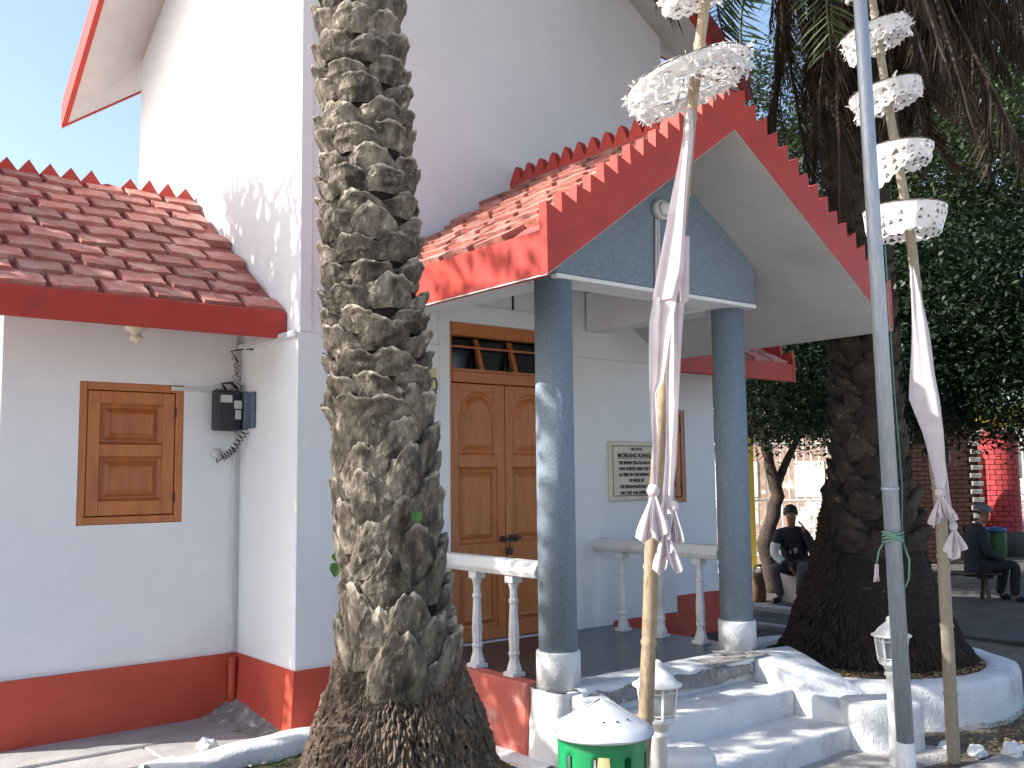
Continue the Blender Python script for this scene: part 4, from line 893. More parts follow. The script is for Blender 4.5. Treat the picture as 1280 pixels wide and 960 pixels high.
g = G(); g.lathe([(.186, .70), (.186, .732)], (*bc, 0), n, cap=False); part('rim', g, 'green', T, True); g = G(); g.lathe([(.186, .03), (.186, .07)], (*bc, 0), n); part('rim', g, 'green', T, True)
for c3 in ((.1, 0), (-.1, .05), (-.02, -.1)): g = G(); g.lathe([(.012, 0), (.012, .05)], (bc[0]+c3[0], bc[1]+c3[1], 0), 8); part('foot', g, 'green', T, True)
#, 0), (.012, .05)], (bc[0]+.1, bc[1], 0), 8); g.lathe([(.012, 0), (.012, .05)], (bc[0]-.1, bc[1]+.05, 0), 8); g.lathe([(.012, 0), (.012, .05)], (bc[0]-.02, bc[1]-.1, 0), 8)
part('rim', g, 'green', T, True)
g = G(); ac = R(228)
g.grid(lambda u, v: (bc[0]+(rb+.004)*math.cos(ac+(u-.5)*(.30-.06*v)), bc[1]+(rb+.004)*math.sin(ac+(u-.5)*(.30-.06*v)), .60+.075*v), 6, 3); part('sticker', g, 'cream', T)
def garden_lamp(c, label, base=0, s=1.0):
    T = thing('garden_lamp', label, 'garden lamp', c, 'white lantern posts by the steps'); x, y, z0 = c; q = lambda z: z
    g = G(); g.lathe([(.045, base-c[2]*0), (.042, .10), (.04, .54), (.05, .55), (.05, .565), (.038, .575)], (x, y, 0), 20); part('post', g, 'metalw', T, True)
    g = G(); g.lathe([(.042, .575), (.055, .60), (.075, .615), (.078, .63)], (x, y, 0), 12); part('bowl', g, 'metalw', T, True)
    g = G(); n = 6; z0, z1, r0, r1 = .632, .785, .076, .094
    for k in range(n):
        a = 2*math.pi*k/n; a2 = 2*math.pi*(k+1)/n; e = lambda a, t: Vector((x+(r0+(r1-r0)*t)*math.cos(a), y+(r0+(r1-r0)*t)*math.sin(a), z0+(z1-z0)*t))
        g.tube([e(a, 0), e(a, 1)], .0075, 4)
        for t in (.0, .12, .80, 1.0): g.tube([e(a, t), e(a2, t)], .004 if 0 < t < 1 else .007, 4)
        for p, q_ in ((.12, .0), (.80, 1.0)):
            m_ = (e(a, p)+e(a2, p))/2; g.tube([e(a, q_)*.7+e(a2, q_)*.3, m_], .003, 4); g.tube([e(a, q_)*.3+e(a2, q_)*.7, m_], .003, 4)
    part('cage', g, 'metalw', T)
    for k in range(n):
        a = 2*math.pi*k/n; a2 = 2*math.pi*(k+1)/n; f_ = .93; g = G()
        g.add([(x+r0*f_*math.cos(a), y+r0*f_*math.sin(a), z0), (x+r0*f_*math.cos(a2), y+r0*f_*math.sin(a2), z0), (x+r1*f_*math.cos(a2), y+r1*f_*math.sin(a2), z1), (x+r1*f_*math.cos(a), y+r1*f_*math.sin(a), z1)], [(0, 1, 2, 3)]); part('glass_pane', g, frost, T)
    g = G(); g.lathe([(.10, .785), (.118, .783), (.118, .79), (.095, .80), (.078, .825), (.05, .85), (.03, .865), (.024, .875), (.028, .885), (.016, .90), (.001, .903)], (x, y, 0), 24); part('roof', g, 'metalw', T, True)
    return T
frost = bpy.data.materials.new('frosted_glass'); frost.use_nodes = True; fb = frost.node_tree.nodes['Principled BSDF']; fb.inputs['Base Color'].default_value = (.55, .60, .62, 1); fb.inputs['Transmission Weight'].default_value = .8; fb.inputs['Roughness'].default_value = .35
garden_lamp((3.484, 3.257, 0), 'white lantern post between the bin and the steps')
garden_lamp((5.565, 3.262, 0), 'white lantern post partly hidden by the galvanised pipe')
# stones
def rock(c, r, seed, label, mat='whitewash'):
    g = G(); rd = random.Random(seed)
    def fn(u, v):
        a = 2*math.pi*u; b = math.pi*(v-.5); d = (math.cos(a)*math.cos(b), math.sin(a)*math.cos(b), math.sin(b)); k = r*(1+.45*nz((d[0]+seed, d[1], d[2]), 1.6)+.15*nz(d, 5)); return (c[0]+d[0]*k, c[1]+d[1]*k*.9, c[2]+max(-.1, d[2]*k*.75)+r*.3)
    g.grid(fn, 14, 9, True); single('stone', g, mat, label, 'stone', c, 'loose whitewashed stones')
rock((2.50, 6.30, .04), .065, 1, 'pointed whitish stone lying on the concrete apron below the shutter window'); rock((6.13, 3.25, 0), .055, 2, 'small white stone nearest the foot of the farther bamboo pole')
rock((6.19, 3.08, 0), .062, 3, 'speckled white stone in the middle of the three by the path'); rock((6.36, 2.94, 0), .075, 4, 'rightmost and largest white stone by the path')
# leaf litter
def litter(name, n, fn, label, seed):
    rd = random.Random(seed); g = G()
    for _ in range(n):
        p = Vector(fn(rd)); s = rd.uniform(.008, .022); a = rd.uniform(0, 6.28); d = Vector((math.cos(a), math.sin(a), rd.uniform(-.3, .3)))*s; e = Vector((-math.sin(a), math.cos(a), rd.uniform(-.5, .5)))*s*.45
        g.add([p-d, p+e, p+d, p-e], [(0, 1, 2, 3)])
    return single(name, g, 'litter', label, 'dry leaves', kind='stuff')
litter('leaf_litter', 2600, lambda r: (lambda a, q: (rc[0]+q*math.cos(a), rc[1]+q*math.sin(a), .285+r.uniform(0, .02)))(r.uniform(-2.9, -.6), .9*math.sqrt(r.uniform(.5, 1))), 'yellow dry leaves on the soil inside the round planter', 1)
litter('leaf_litter', 3500, lambda r: (r.uniform(6.35, 9.3), r.uniform(2.7, 3.45), r.uniform(.006, .03)), 'dry leaves scattered on the ground in front of the round planter', 2)
litter('leaf_litter', 900, lambda r: (lambda x, y: (x, y, .05+.16*math.exp(-(math.hypot(x-2.68, y-4.23))**2)+.02))(r.uniform(1.5, 3.65), r.uniform(3.0, 5.6)), 'scattered dry bits on the soil around the big palm foot', 3)
g = G()
for _ in range(900):
    x, y = random.gauss(2.75, .25), U(5.2, 5.72); a = U(0, 6.28); h_ = U(.02, .06); z = .045; w_ = .002
    g.add([(x-w_, y, z), (x+w_, y, z), (x+math.cos(a)*.02, y+math.sin(a)*.02, z+h_)], [(0, 1, 2)])
single('grass', g, 'vine', 'thin grass sprouting in the soil by the kerb left of the big palm', 'grass', kind='stuff')

# ------------------------------------------------------------------ trees
def leafy_tree(label, trunk, limbs, blobs, mat, seed, leaf=(.045, .085), dens=520, clump=.22, hang=.5, per=26, group='leafy trees behind the porch and planter'):
    rd = random.Random(seed); root = thing('leafy_tree', label, 'tree', trunk[0][:3], group)
    g = G(); P = [p[:3] for p in trunk]; r = [p[3] for p in trunk]; Q = []; rr = []
    for i in range(len(P)-1):
        for k in range(5): t = k/5; Q.append(Vector(P[i]).lerp(Vector(P[i+1]), t)+Vector((.03*nz(P[i], 3), .03*nz((k, i, 1), 1.7), 0))); rr.append((r[i]+(r[i+1]-r[i])*t)*(1+.18*nz((k, i, seed), 1.3)))
    Q.append(Vector(P[-1])); rr.append(r[-1]); g.tube(Q, rr, 9); part('trunk', g, 'trunk', root, True)
    g = G()
    for a, b, r0 in limbs:
        a, b = Vector(a), Vector(b); m_ = a.lerp(b, .5)+Vector((rd.uniform(-.2, .2), rd.uniform(-.2, .2), rd.uniform(-.1, .25))); pts = [a, a.lerp(m_, .5)+Vector((.03, .04, 0)), m_, m_.lerp(b, .5)+Vector((0, -.04, .05)), b]; g.tube(pts, [r0, r0*.8, r0*.62, r0*.45, r0*.25], 7)
        for _ in range(7):
            s = m_.lerp(b, rd.random()); e = s+Vector((rd.gauss(0, .5), rd.gauss(0, .5), rd.gauss(.05, .4))); g.tube([s, s.lerp(e, .5)+Vector((0, 0, .06)), e], [r0*.28, r0*.18, r0*.08], 5)
    part('branches', g, 'trunk', root, True, kind='stuff')
    g = G(); V = g.v; F = g.f
    for (x, y, z, rx, ry, rz) in blobs:
        nc = int(dens*rx*rz*(rx+ry)/2/per*12)
        for _ in range(nc):
            while True:
                d = Vector((rd.uniform(-1, 1), rd.uniform(-1, 1), rd.uniform(-1, 1)))
                if .12 < d.length < 1: break
            d *= (d.length**-.35); k = 1+.30*nz((d.x*1.7+x, d.y*1.7, d.z*1.7), 1.2)
            c = Vector((x+d.x*rx*k, y+d.y*ry*k, z+d.z*rz*k)); cs = clump*rd.uniform(.5, 1.4); dn = Vector((d.x, d.y, -.4)).normalized()
            for _ in range(per):
                p = c+Vector((rd.gauss(0, cs), rd.gauss(0, cs), rd.gauss(0, cs*.6)-hang*abs(rd.gauss(0, cs))*.6)); L = rd.uniform(*leaf)
                a = Vector((rd.gauss(0, 1), rd.gauss(0, 1), rd.gauss(-.6*hang, .6))).normalized(); b = a.cross(Vector((rd.gauss(0, .6), rd.gauss(0, .6), 1))).normalized()*L*.26; b0 = len(V)
                mdl = p+a*L*.5+Vector((0, 0, .05*L)); V += [tuple(p), tuple(mdl+b), tuple(p+a*L), tuple(mdl-b)]; F.append((b0, b0+1, b0+2, b0+3))
    g.mi = [0]*len(F); part('crown', g, mat, root, kind='stuff'); return root
leafy_tree('small dark tree with a bent forked trunk in front of the iron fence', [(12.00, 8.85, 0, .13), (11.86, 8.87, .74, .115), (11.99, 8.72, 1.43, .095), (11.83, 8.76, 2.0, .075), (11.75, 8.8, 2.6, .06)],
           [((11.97, 8.72, 1.60), (12.55, 8.2, 2.6), .07), ((11.85, 8.76, 2.1), (11.5, 9.1, 3.3), .08), ((11.9, 8.7, 2.3), (12.2, 8.1, 3.3), .07)],
           [(11.85, 8.45, 3.05, 1.25, 1.1, .85), (12.05, 9.6, 3.1, 1.1, 1.0, .8), (12.0, 7.6, 3.15, 1.0, 1.0, .85), (12.6, 8.6, 3.9, 1.2, 1.1, 1.0), (13.1, 8.6, 3.1, 1.1, 1.0, .75)], 'leafd', 11, leaf=(.06, .11), dens=620)
leafy_tree('broad dark tree with low hanging leaves over the brick wall', [(13.75, 8.2, 0, .17), (13.8, 8.15, 1.8, .14), (14.0, 7.7, 3.0, .11)],
           [((14.2, 7.6, 2.2), (13.6, 7.6, 3.4), .10), ((14.1, 7.4, 3.0), (13.9, 6.3, 4.4), .10), ((14.2, 7.6, 2.6), (14.4, 6.0, 3.4), .09)],
           [(13.7, 7.6, 3.1, 1.3, 1.1, .85), (13.95, 6.6, 4.3, 1.5, 1.3, 1.3), (14.2, 6.3, 2.95, 1.2, 1.0, .75), (14.3, 5.4, 3.5, 1.2, 1.0, 1.1), (14.6, 7.4, 3.9, 1.2, 1.2, 1.0)], 'leafd', 12, leaf=(.06, .12), dens=620)
leafy_tree('tall tree with lit green leaves at the right edge behind the umbrellas', [(17.6, 6.9, 0, .26), (17.2, 7.0, 3, .2), (16.0, 7.4, 6, .14)],
           [((16.8, 7.1, 4), (15.0, 6.8, 6.5), .12), ((15.7, 7.4, 5), (16.4, 7.8, 8), .12), ((16.9, 7.1, 3.6), (16.3, 6.4, 5.4), .10)],
           [(15.0, 6.8, 6.5, 1.6, 1.5, 1.3), (15.3, 7.9, 5.7, 1.5, 1.4, 1.2), (16.4, 7.0, 5.4, 1.6, 1.4, 1.3), (16.5, 9.1, 8.5, 1.7, 1.5, 1.4), (17.8, 7.9, 9.2, 1.8, 1.6, 1.5), (16.6, 6.6, 7.8, 1.6, 1.4, 1.2)], 'leaf', 13, leaf=(.06, .12), dens=330)
leafy_tree('tall sunlit yellowish green tree behind the porch gable and the shaded palm', [(14.7, 8.85, 0, .22), (14.6, 9.0, 3.0, .18), (14.2, 9.8, 6.5, .13)],
           [((14.5, 9.2, 3.8), (13.7, 9.2, 5.4), .11), ((14.1, 9.8, 5.5), (14.2, 10.2, 8), .11)],
           [(14.1, 9.9, 6.8, 1.2, 1.1, 1.2), (13.7, 9.2, 5.2, 1.3, 1.2, 1.1), (14.9, 10.0, 8.6, 1.4, 1.2, 1.2), (14.6, 9.2, 7.0, 1.3, 1.1, 1.1), (13.5, 8.3, 5.0, 1.1, 1.0, 1.0)], 'leaf', 14, leaf=(.06, .11), dens=330)
leafy_tree('leafy tree left of the hall that dapples the porch with shade', [(-2.0, 8.0, 0, .2), (-1.9, 7.8, 2.5, .16), (-1.6, 7.5, 4.6, .11)],
           [((-1.8, 7.7, 3), (-1.2, 7.0, 5), .09), ((-1.6, 7.5, 4.2), (-1.7, 8.3, 6), .09)],
           [(-1.5, 6.45, 5.4, .8, .42, 1.75), (-1.5, 7.05, 5.8, .8, .42, 1.3), (-1.5, 7.9, 5.0, .6, .36, .5), (-1.5, 8.9, 6.4, .7, .9, .95), (-1.5, 8.35, 5.1, .8, .42, 1.2), (-1.4, 8.4, 5.0, .8, .42, 1.1), (-1.5, 8.62, 5.2, .6, .3, 1.25), (-1.2, 8.5, 5.2, .6, .3, 1.2), (-1.0, 8.35, 4.9, .5, .3, 1.2)], 'leaf', 15, leaf=(.10, .18), dens=80, clump=.26, group='trees left of the hall')
SP = thing('leafy_tree', 'tree with long upright leaves behind the left wing, throwing finger shadows on the bright wall', 'tree', (.25, 10.2, 0), 'trees left of the hall')
g = G(); g.tube([(.25, 10.2, 0), (.25, 10.1, 3.2), (.3, 9.3, 4.4), (.35, 8.6, 4.9)], [.12, .09, .06, .05], 9); g.tube([(.3, 9.3, 4.4), (.35, 9.4, 5.0)], [.05, .03], 7); part('trunk', g, 'trunk', SP, True)
g = G(); rdl = random.Random(5)
for (cx_, cy_, cz_, n_l, sp_) in ((.38, 8.55, 4.95, 60, .22), (.35, 8.95, 5.1, 46, .18), (.38, 8.3, 5.3, 34, .15), (.36, 9.25, 4.9, 36, .16), (.35, 8.75, 5.55, 24, .10), (.34, 9.6, 4.85, 22, .12), (.36, 8.35, 4.6, 40, .2), (.36, 9.0, 5.75, 10, .05)):
    for _ in range(int(n_l*1.7)):
        b0 = Vector((cx_+rdl.gauss(0, sp_*.6), cy_-.28+rdl.gauss(0, sp_*1.5), cz_+.22+rdl.gauss(0, sp_))); d = Vector((rdl.gauss(0, .35), rdl.gauss(0, .45), rdl.uniform(.5, 1))).normalized(); leaf_blade(g, b0, d, Vector((.78, -.6, .1)), rdl.uniform(.25, .42), rdl.uniform(.05, .08))
part('crown', g, 'leaf', SP, kind='stuff')

# ------------------------------------------------------------------ fence, wall, gate, street beyond
g = G(); g.add([(13.5, 13.2, .02), (19.5, 8.9, .02), (60, 20, .02), (50, 70, .02), (10, 60, .02)], [(0, 1, 2, 3, 4)]); struct('street', g, 'pale')
T = thing('street_building', 'pale sunlit building across the street seen through the iron fence', 'building', (25, 18.5, 0))
bx = Vector((.42, -.9075, 0)); g = G(); o_ = Vector((23.5, 23.0, 0)); nb_ = Vector((.9075, .42, 0))
def bw(a, b, d): p = o_+bx*a+nb_*d; return (p.x, p.y, b)
g.prism([(0, 0), (11, 0), (11, 2.6), (8.5, 2.6), (8.5, 4.2), (0, 4.2)], bw, 0, 4); part('wall', g, 'pale', T)
for a in (1.2, 3.4, 5.4, 7.2): g = G(); g.prism([(a, 1.0), (a+.9, 1.0), (a+.9, 2.1), (a, 2.1)], bw, -.03, -.005); part('window', g, 'stone', T)
F = thing('iron_fence', 'white vertical bar iron fence behind the small bent tree', 'fence', (14.9, 11.4, 0))
fa, fb_ = Vector((13.3, 12.7, 0)), Vector((17.25, 9.52, 0)); fd = (fb_-fa).normalized(); Lf = (fb_-fa).length
g = G()
for z in (.32, 1.25, 2.3): g.tube([fa+Vector((0, 0, z)), fb_+Vector((0, 0, z))], .02, 6); part('rail', g, 'metalw', F); g = G()
bm = G(); bm.tube([(0, 0, .12), (0, 0, 2.42)], .014, 6); bm.lathe([(.014, 2.42), (.024, 2.46), (.001, 2.56)], (0, 0, 0), 6); bme = bm.mesh('bar', 'metalw')
k = 0
while k*.145 < Lf: p = fa+fd*k*.145-WL[F.name]; inst('bar', bme, F, (p.x, p.y, 0)); k += 1
g = G(); q = fa+fd*1.98; g.box(q.x-.09, q.x+.09, q.y-.09, q.y+.09, 0, 2.6); part('post', g, 'yellow', F, bevel=.01)
g = G()
for k in range(8):   # scroll work low on the fence
    c0 = fa+fd*(2.8+.29*k)+Vector((0, 0, .72)); g.tube([c0+fd*.11*math.cos(t)+Vector((0, 0, .15*math.sin(t))) for t in [2*math.pi*j/10 for j in range(11)]], .012, 5, cap=False)
part('scroll_ring', g, 'metalw', F, kind='stuff')
# brown brick wall with a small opening
W_ = thing('brick_wall', 'dark brown brick wall with a small opening behind the seated people', 'wall', (18.2, 10.2, 0))
wa, wb = Vector((16.9, 10.9, 0)), Vector((18.98, 9.12, 0)); wd_ = (wb-wa).normalized(); wn = Vector((-wd_.y, wd_.x, 0)); wn = -wn if wn.dot(Vector((.78, .63, 0))) > 0 else wn; Lw = (wb-wa).length
def wp(a, b, d): p = wa+wd_*a-wn*d; return (p.x, p.y, b)
oa = (Vector((18.49, 9.58, 0))-wa).dot(wd_); ow0, ow1, oz0, oz1 = oa-.15, oa+.14, 1.92, 2.22
g = G()
for a0, a1, z0, z1 in ((0, ow0, 0, 3.0), (ow1, Lw, 0, 3.0), (ow0, ow1, 0, oz0), (ow0, ow1, oz1, 3.0)): g.prism([(a0, z0), (a1, z0), (a1, z1), (a0, z1)], wp, 0, .3)
part('wall_core', g, 'mortard', W_)
bk = G(); bk.obox((0, 0, 0), .11, .022, .036); bkm = bk.mesh('brick', 'brickd'); rot = math.atan2(wd_.y, wd_.x); r_ = 0; z = .05; cnt = 0
bk2 = G()
while z < 2.98:
    a = .12+(.06 if r_ % 2 else 0)*2
    while a < Lw-.1:
        if not (ow0-.11 < a < ow1+.11 and oz0-.04 < z < oz1+.04):
            p = wp(a, z, -.0); bk2.obox(p, .11, .022, .036, Euler((0, 0, rot)).to_matrix())
        a += .24
    z += .088; r_ += 1
part('brick', bk2, 'brickd', W_, kind='stuff')
g = G(); r_ = 0; z = .06
qm = G(); qm.obox((0, 0, 0), .10, .05, .045); qme = qm.mesh('quoin', 'worn')
for k in range(16): p = Vector(wp(Lw-.08+(.03 if k % 2 else 0), .12+.155*k, -.02)); inst('quoin', qme, W_, p-WL[W_.name], (0, 0, rot))
single('shed', G().box(19.3, 19.6, 9.9, 10.6, 0, 2.6), 'yellow', 'yellow shed wall glimpsed through the opening of the brick wall', 'shed', (19.4, 10.2, 0))
# red round gate pillar
T = thing('gate_pillar', 'red painted round brick gate pillar with grey base', 'pillar', (20.45, 9.42, 0)); pc = (20.45, 9.42)
g = G(); g.lathe([(.375, 0), (.375, 2.5), (.34, 2.58), (.1, 2.62)], (*pc, 0), 32); part('pillar_core', g, 'mortar', T, True)
g = G(); g.lathe([(.42, 0), (.42, .50), (.39, .52)], (*pc, 0), 32); part('pillar_base', g, 'paving', T, True)
bm = G()
def br(u, v): return None
n_ = 11; ba = 2*math.pi/n_*.46
vs = [((.375+o)*math.cos(t), (.375+o)*math.sin(t), z) for o in (-.02, .018) for z in (-.045, .045) for t in (-ba, 0, ba)]
bm.add(vs, [(6, 7, 10, 9), (7, 8, 11, 10), (0, 3, 9, 6), (2, 8, 11, 5), (3, 4, 10, 9), (4, 5, 11, 10), (0, 6, 7, 1), (1, 7, 8, 2)]); bme = bm.mesh('brick', 'brickr')
for r_ in range(19):
    for k in range(n_): inst('brick', bme, T, (0, 0, .57+.105*r_), (0, 0, (k+.5*(r_ % 2))*2*math.pi/n_))
T = thing('gate_beam', 'yellow concrete beam over the gate at the right edge', 'beam', (20.9, 9.3, 2.7))
a_ = Vector((20.45, 9.85, 0)); g = G()
def gb(a, b, d): p = a_+CR*a+CF*d; return (p.x, p.y, b)
g.prism([(0, 2.66), (3.5, 2.66), (3.5, 3.0), (0, 3.0)], gb, -.25, .25); part('beam', g, 'yellow', T); g = G(); g.prism([(-.1, 3.01), (3.6, 3.01), (3.6, 3.08), (-.1, 3.08)], gb, -.32, .32); part('coping', g, 'yellow', T)
T = thing('gate', 'white iron bar gate beside the red brick pillar', 'gate', (21.7, 9.8, 0)); a_ = Vector((21.3, 10.1, 0))
bm = G(); bm.tube([(0, 0, .1), (0, 0, 2.55)], .022, 6); bme = bm.mesh('bar', 'metalw')
for k in range(11): p = a_+CR*.14*k-WL[T.name]; inst('bar', bme, T, (p.x, p.y, 0))
for z in (.2, 1.25, 2.3): g = G(); g.tube([a_+Vector((0, 0, z)), a_+CR*1.5+Vector((0, 0, z))], .025, 6); part('rail', g, 'metalw', T)
T = thing('waste_barrel', 'green barrel with a blue lid at the foot of the red pillar', 'barrel', (19.44, 9.06, 0))
g = G(); g.lathe([(.15, 0), (.17, .05), (.18, .5), (.17, .58)], (19.44, 9.06, 0), 20); part('barrel_body', g, 'greenp', T, True)
g = G(); g.lathe([(.19, .575), (.19, .61), (.15, .65), (.03, .67)], (19.44, 9.06, 0), 20); part('lid', g, 'bluep', T, True)
# bench and block
T = thing('bench', 'old wooden plank bench under the broad tree', 'bench', (12.95, 6.65, 0)); ba_, bb_ = Vector((12.5, 7.15, .40)), Vector((13.32, 6.2, .40)); bd = (bb_-ba_).normalized(); bs = Vector((-bd.y, bd.x, 0))
for s_ in (-.1, .1): g = G(); g.tube([ba_+bs*s_, bb_+bs*s_], .085, 4, flat=.25); part('seat_plank', g, 'benchw', T)
for t in (.12, .85):
    for s_ in (-1, 1): p = ba_+(bb_-ba_)*t; g = G(); g.tube([p+bs*.06*s_, p+bs*.17*s_+Vector((0, 0, -.40))], .028, 5); part('leg', g, 'benchw', T)
T = thing('concrete_block', 'grey concrete seat block beside the foot of the shaded palm', 'block', (11.45, 7.98, 0)); g = G(); g.box(11.25, 11.72, 7.72, 8.2, 0, .42); part('block', g, 'concrete', T, bevel=.02)

# ------------------------------------------------------------------ people
def skin(name, V, E, rad, mat, par, root=0, sub=2, org=(0, 0, 0)):
    me = bpy.data.meshes.new(name); o3 = Vector(org); base = WL[par.name]
    me.from_pydata([Vector(v)-base for v in V], E, []); o = link(bpy.data.objects.new(name, me)); o.parent = par; me.materials.append(MT[mat])
    s_ = o.modifiers.new('skin', 'SKIN'); s_.use_smooth_shade = True
    for i, r in enumerate(rad): me.skin_vertices[0].data[i].radius = (r, r) if isinstance(r, (int, float)) else r
    me.skin_vertices[0].data[root].use_root = True
    b_ = o.modifiers.new('sub', 'SUBSURF'); b_.levels = sub; b_.render_levels = sub; WL[o.name] = base; return o
def person(label, org, J, look, jacket, trousers, shoes, cat='person', sleeve=None, cap=None):
    """J: joints as (right, away, up) offsets; one continuous body, clothes as its children"""
    T = thing('person', label, 'person', org, ); O = Vector(org); p = {k: O+CR*v[0]+CF*v[1]+Vector((0, 0, v[2])) for k, v in J.items() if len(v) == 3}
    lk = (CR*look[0]+CF*look[1]+Vector((0, 0, look[2]))).normalized(); sd_ = lk.cross(Vector((0, 0, 1))).normalized()
    names = ['pelvis', 'waist', 'chest', 'neck', 'jaw', 'head', 'crown', 'shL', 'elL', 'wrL', 'shR', 'elR', 'wrR', 'hiL', 'knL', 'anL', 'hiR', 'knR', 'anR', 'toL', 'toR']
    h = p['head']; P = dict(p); P['jaw'] = h+Vector((0, 0, -.065))+lk*.02; P['crown'] = h+Vector((0, 0, .07))-lk*.005; P['head'] = h
    P['toL'] = p['anL']+(CR*J['tL'][0]+CF*J['tL'][1]).normalized()*.17+Vector((0, 0, -.045)); P['toR'] = p['anR']+(CR*J['tR'][0]+CF*J['tR'][1]).normalized()*.17+Vector((0, 0, -.045))
    V = [P[n] for n in names]; idx = {n: i for i, n in enumerate(names)}
    E = [('pelvis', 'waist'), ('waist', 'chest'), ('chest', 'neck'), ('neck', 'jaw'), ('jaw', 'head'), ('head', 'crown'), ('chest', 'shL'), ('shL', 'elL'), ('elL', 'wrL'), ('chest', 'shR'), ('shR', 'elR'), ('elR', 'wrR'), ('pelvis', 'hiL'), ('hiL', 'knL'), ('knL', 'anL'), ('pelvis', 'hiR'), ('hiR', 'knR'), ('knR', 'anR'), ('anL', 'toL'), ('anR', 'toR')]
    E = [(idx[a], idx[b]) for a, b in E]; rad = dict(pelvis=.12, waist=.11, chest=.12, neck=.05, jaw=.062, head=.082, crown=.062, shL=.06, elL=.042, wrL=.028, shR=.06, elR=.042, wrR=.028, hiL=.08, knL=.055, anL=.035, hiR=.08, knR=.055, anR=.035, toL=.025, toR=.025)
    body = skin('body', V, E, [rad[n] for n in names], 'skin', T)
    def sk(nm, ns, es, k, mat, add=.014): return skin(nm, [P[n] for n in ns], [(ns.index(a), ns.index(b)) for a, b in es], [rad[n]*k+add for n in ns], mat, body)
    sk('jacket', ['waist', 'chest', 'neck', 'shL', 'elL', 'shR', 'elR', 'wrL', 'wrR', 'pelvis'], [('waist', 'chest'), ('waist', 'pelvis'), ('chest', 'neck'), ('chest', 'shL'), ('shL', 'elL'), ('elL', 'wrL'), ('chest', 'shR'), ('shR', 'elR'), ('elR', 'wrR')], 1.06, jacket, .018)
    shd = (P['shR']-P['shL']).normalized(); g = G(); lev = [P['pelvis']-Vector((0, 0, .06)), P['pelvis'].lerp(P['waist'], .5), P['waist'], P['waist'].lerp(P['chest'], .5), P['chest'], P['chest'].lerp(P['neck'], .45), P['chest'].lerp(P['neck'], .8)]; ww = [.17, .175, .165, .18, .19, .15, .07]; dd = [.13, .135, .13, .135, .13, .10, .065]
    fwd_ = shd.cross(Vector((0, 0, 1))).normalized()
    def torso(u, v): k = v*6; i = min(int(k), 5); t = k-i; c_ = lev[i].lerp(lev[i+1], t); a_ = ww[i]+(ww[i+1]-ww[i])*t; b_ = dd[i]+(dd[i+1]-dd[i])*t; q_ = 2*math.pi*u; return c_+shd*a_*math.cos(q_)+fwd_*b_*math.sin(q_)+Vector((0, 0, .006*math.sin(9*q_+k*3)))*1
    g.grid(torso, 24, 24, True); part('jacket_body', g, jacket, body, True)
    if sleeve:
        a = P['shL'].lerp(P['elL'], .3); skin('sleeve', [a, P['elL'], P['wrL'].lerp(P['elL'], .1)], [(0, 1), (1, 2)], [.077, .067, .05], sleeve, body)
        c1 = P['chest']+lk*.05+Vector((0, 0, -.07)); c2 = P['waist']+lk*.05; skin('jacket_front', [c1, c2], [(0, 1)], [.115, .118], sleeve, body)
        for s_ in (-.06, .03): skin('stripe', [c1+sd_*s_+lk*.105, c2+sd_*s_+lk*.108], [(0, 1)], [.02, .02], jacket, body, sub=1)
    sk('trousers', ['pelvis', 'hiL', 'knL', 'anL', 'hiR', 'knR', 'anR'], [('pelvis', 'hiL'), ('hiL', 'knL'), ('knL', 'anL'), ('pelvis', 'hiR'), ('hiR', 'knR'), ('knR', 'anR')], 1.08, trousers, .02)
    for f in ('L', 'R'): skin('shoe', [P['an'+f]+Vector((0, 0, -.02)), P['to'+f]], [(0, 1)], [.048, .038], shoes, body)
    # face: nose, brow, ears, eyes
    skin('nose', [h+lk*.085+Vector((0, 0, .012)), h+lk*.105+Vector((0, 0, -.018))], [(0, 1)], [.010, .014], 'skin', body)
    for s_ in (-1, 1):
        skin('ear', [h+sd_*.082*s_+Vector((0, 0, .015)), h+sd_*.085*s_+Vector((0, 0, -.022))], [(0, 1)], [.014, .011], 'skin', body)
        g = G(); c = h+lk*.078+sd_*.030*s_+Vector((0, 0, .018)); g.lathe([(.001, -.009), (.009, 0), (.001, .009)], c, 8); part('eye', g, 'ink', body)
    g = G(); c = h+lk*.088+Vector((0, 0, -.046)); g.tube([c-sd_*.022-lk*.006, c, c+sd_*.022-lk*.006], .004, 5); part('mouth', g, 'ink', body)
    if cap:
        skin('hair', [h+Vector((0, 0, .02))-lk*.05, h+Vector((0, 0, -.03))-lk*.045], [(0, 1)], [.064, .052], 'hair', body)
        g = G()
        def cp(u, v): q_ = 2*math.pi*u; t = v*1.62; d_ = (sd_*math.cos(q_)+lk*math.sin(q_)*1.06)*math.sin(t)+Vector((0, 0, 1))*math.cos(t)*.85; return h+Vector((0, 0, .035))-lk*.01+d_*.108
        g.grid(cp, 24, 10, True)
        def pk_(u, v): q_ = math.pi*(u-.5)*.95; r_ = .10+.07*v*math.cos(q_); return h+Vector((0, 0, .034-.018*v-.012*v*abs(u-.5)))+lk*(r_*math.cos(q_)-.008)+sd_*r_*math.sin(q_)
        g.grid(pk_, 12, 3); part('cap', g, cap, body, True)
    else:
        g = G(); up3 = Vector((0, 0, 1))
        def hr(u, v): q_ = 2*math.pi*u; t = v*1.95; d_ = (sd_*math.cos(q_)+lk*math.sin(q_)*1.0)*math.sin(t)+up3*math.cos(t); k_ = .098+.004*math.sin(17*q_+5*t); front = max(0, math.sin(q_)); return h+Vector((0, 0, .022))-lk*.014+Vector((d_.x*k_, d_.y*k_, d_.z*(k_+.012)))+up3*(front*.055*max(0, v-.45)/.55)
        g.grid(hr, 24, 12, True); part('hair', g, 'hair', body, True)
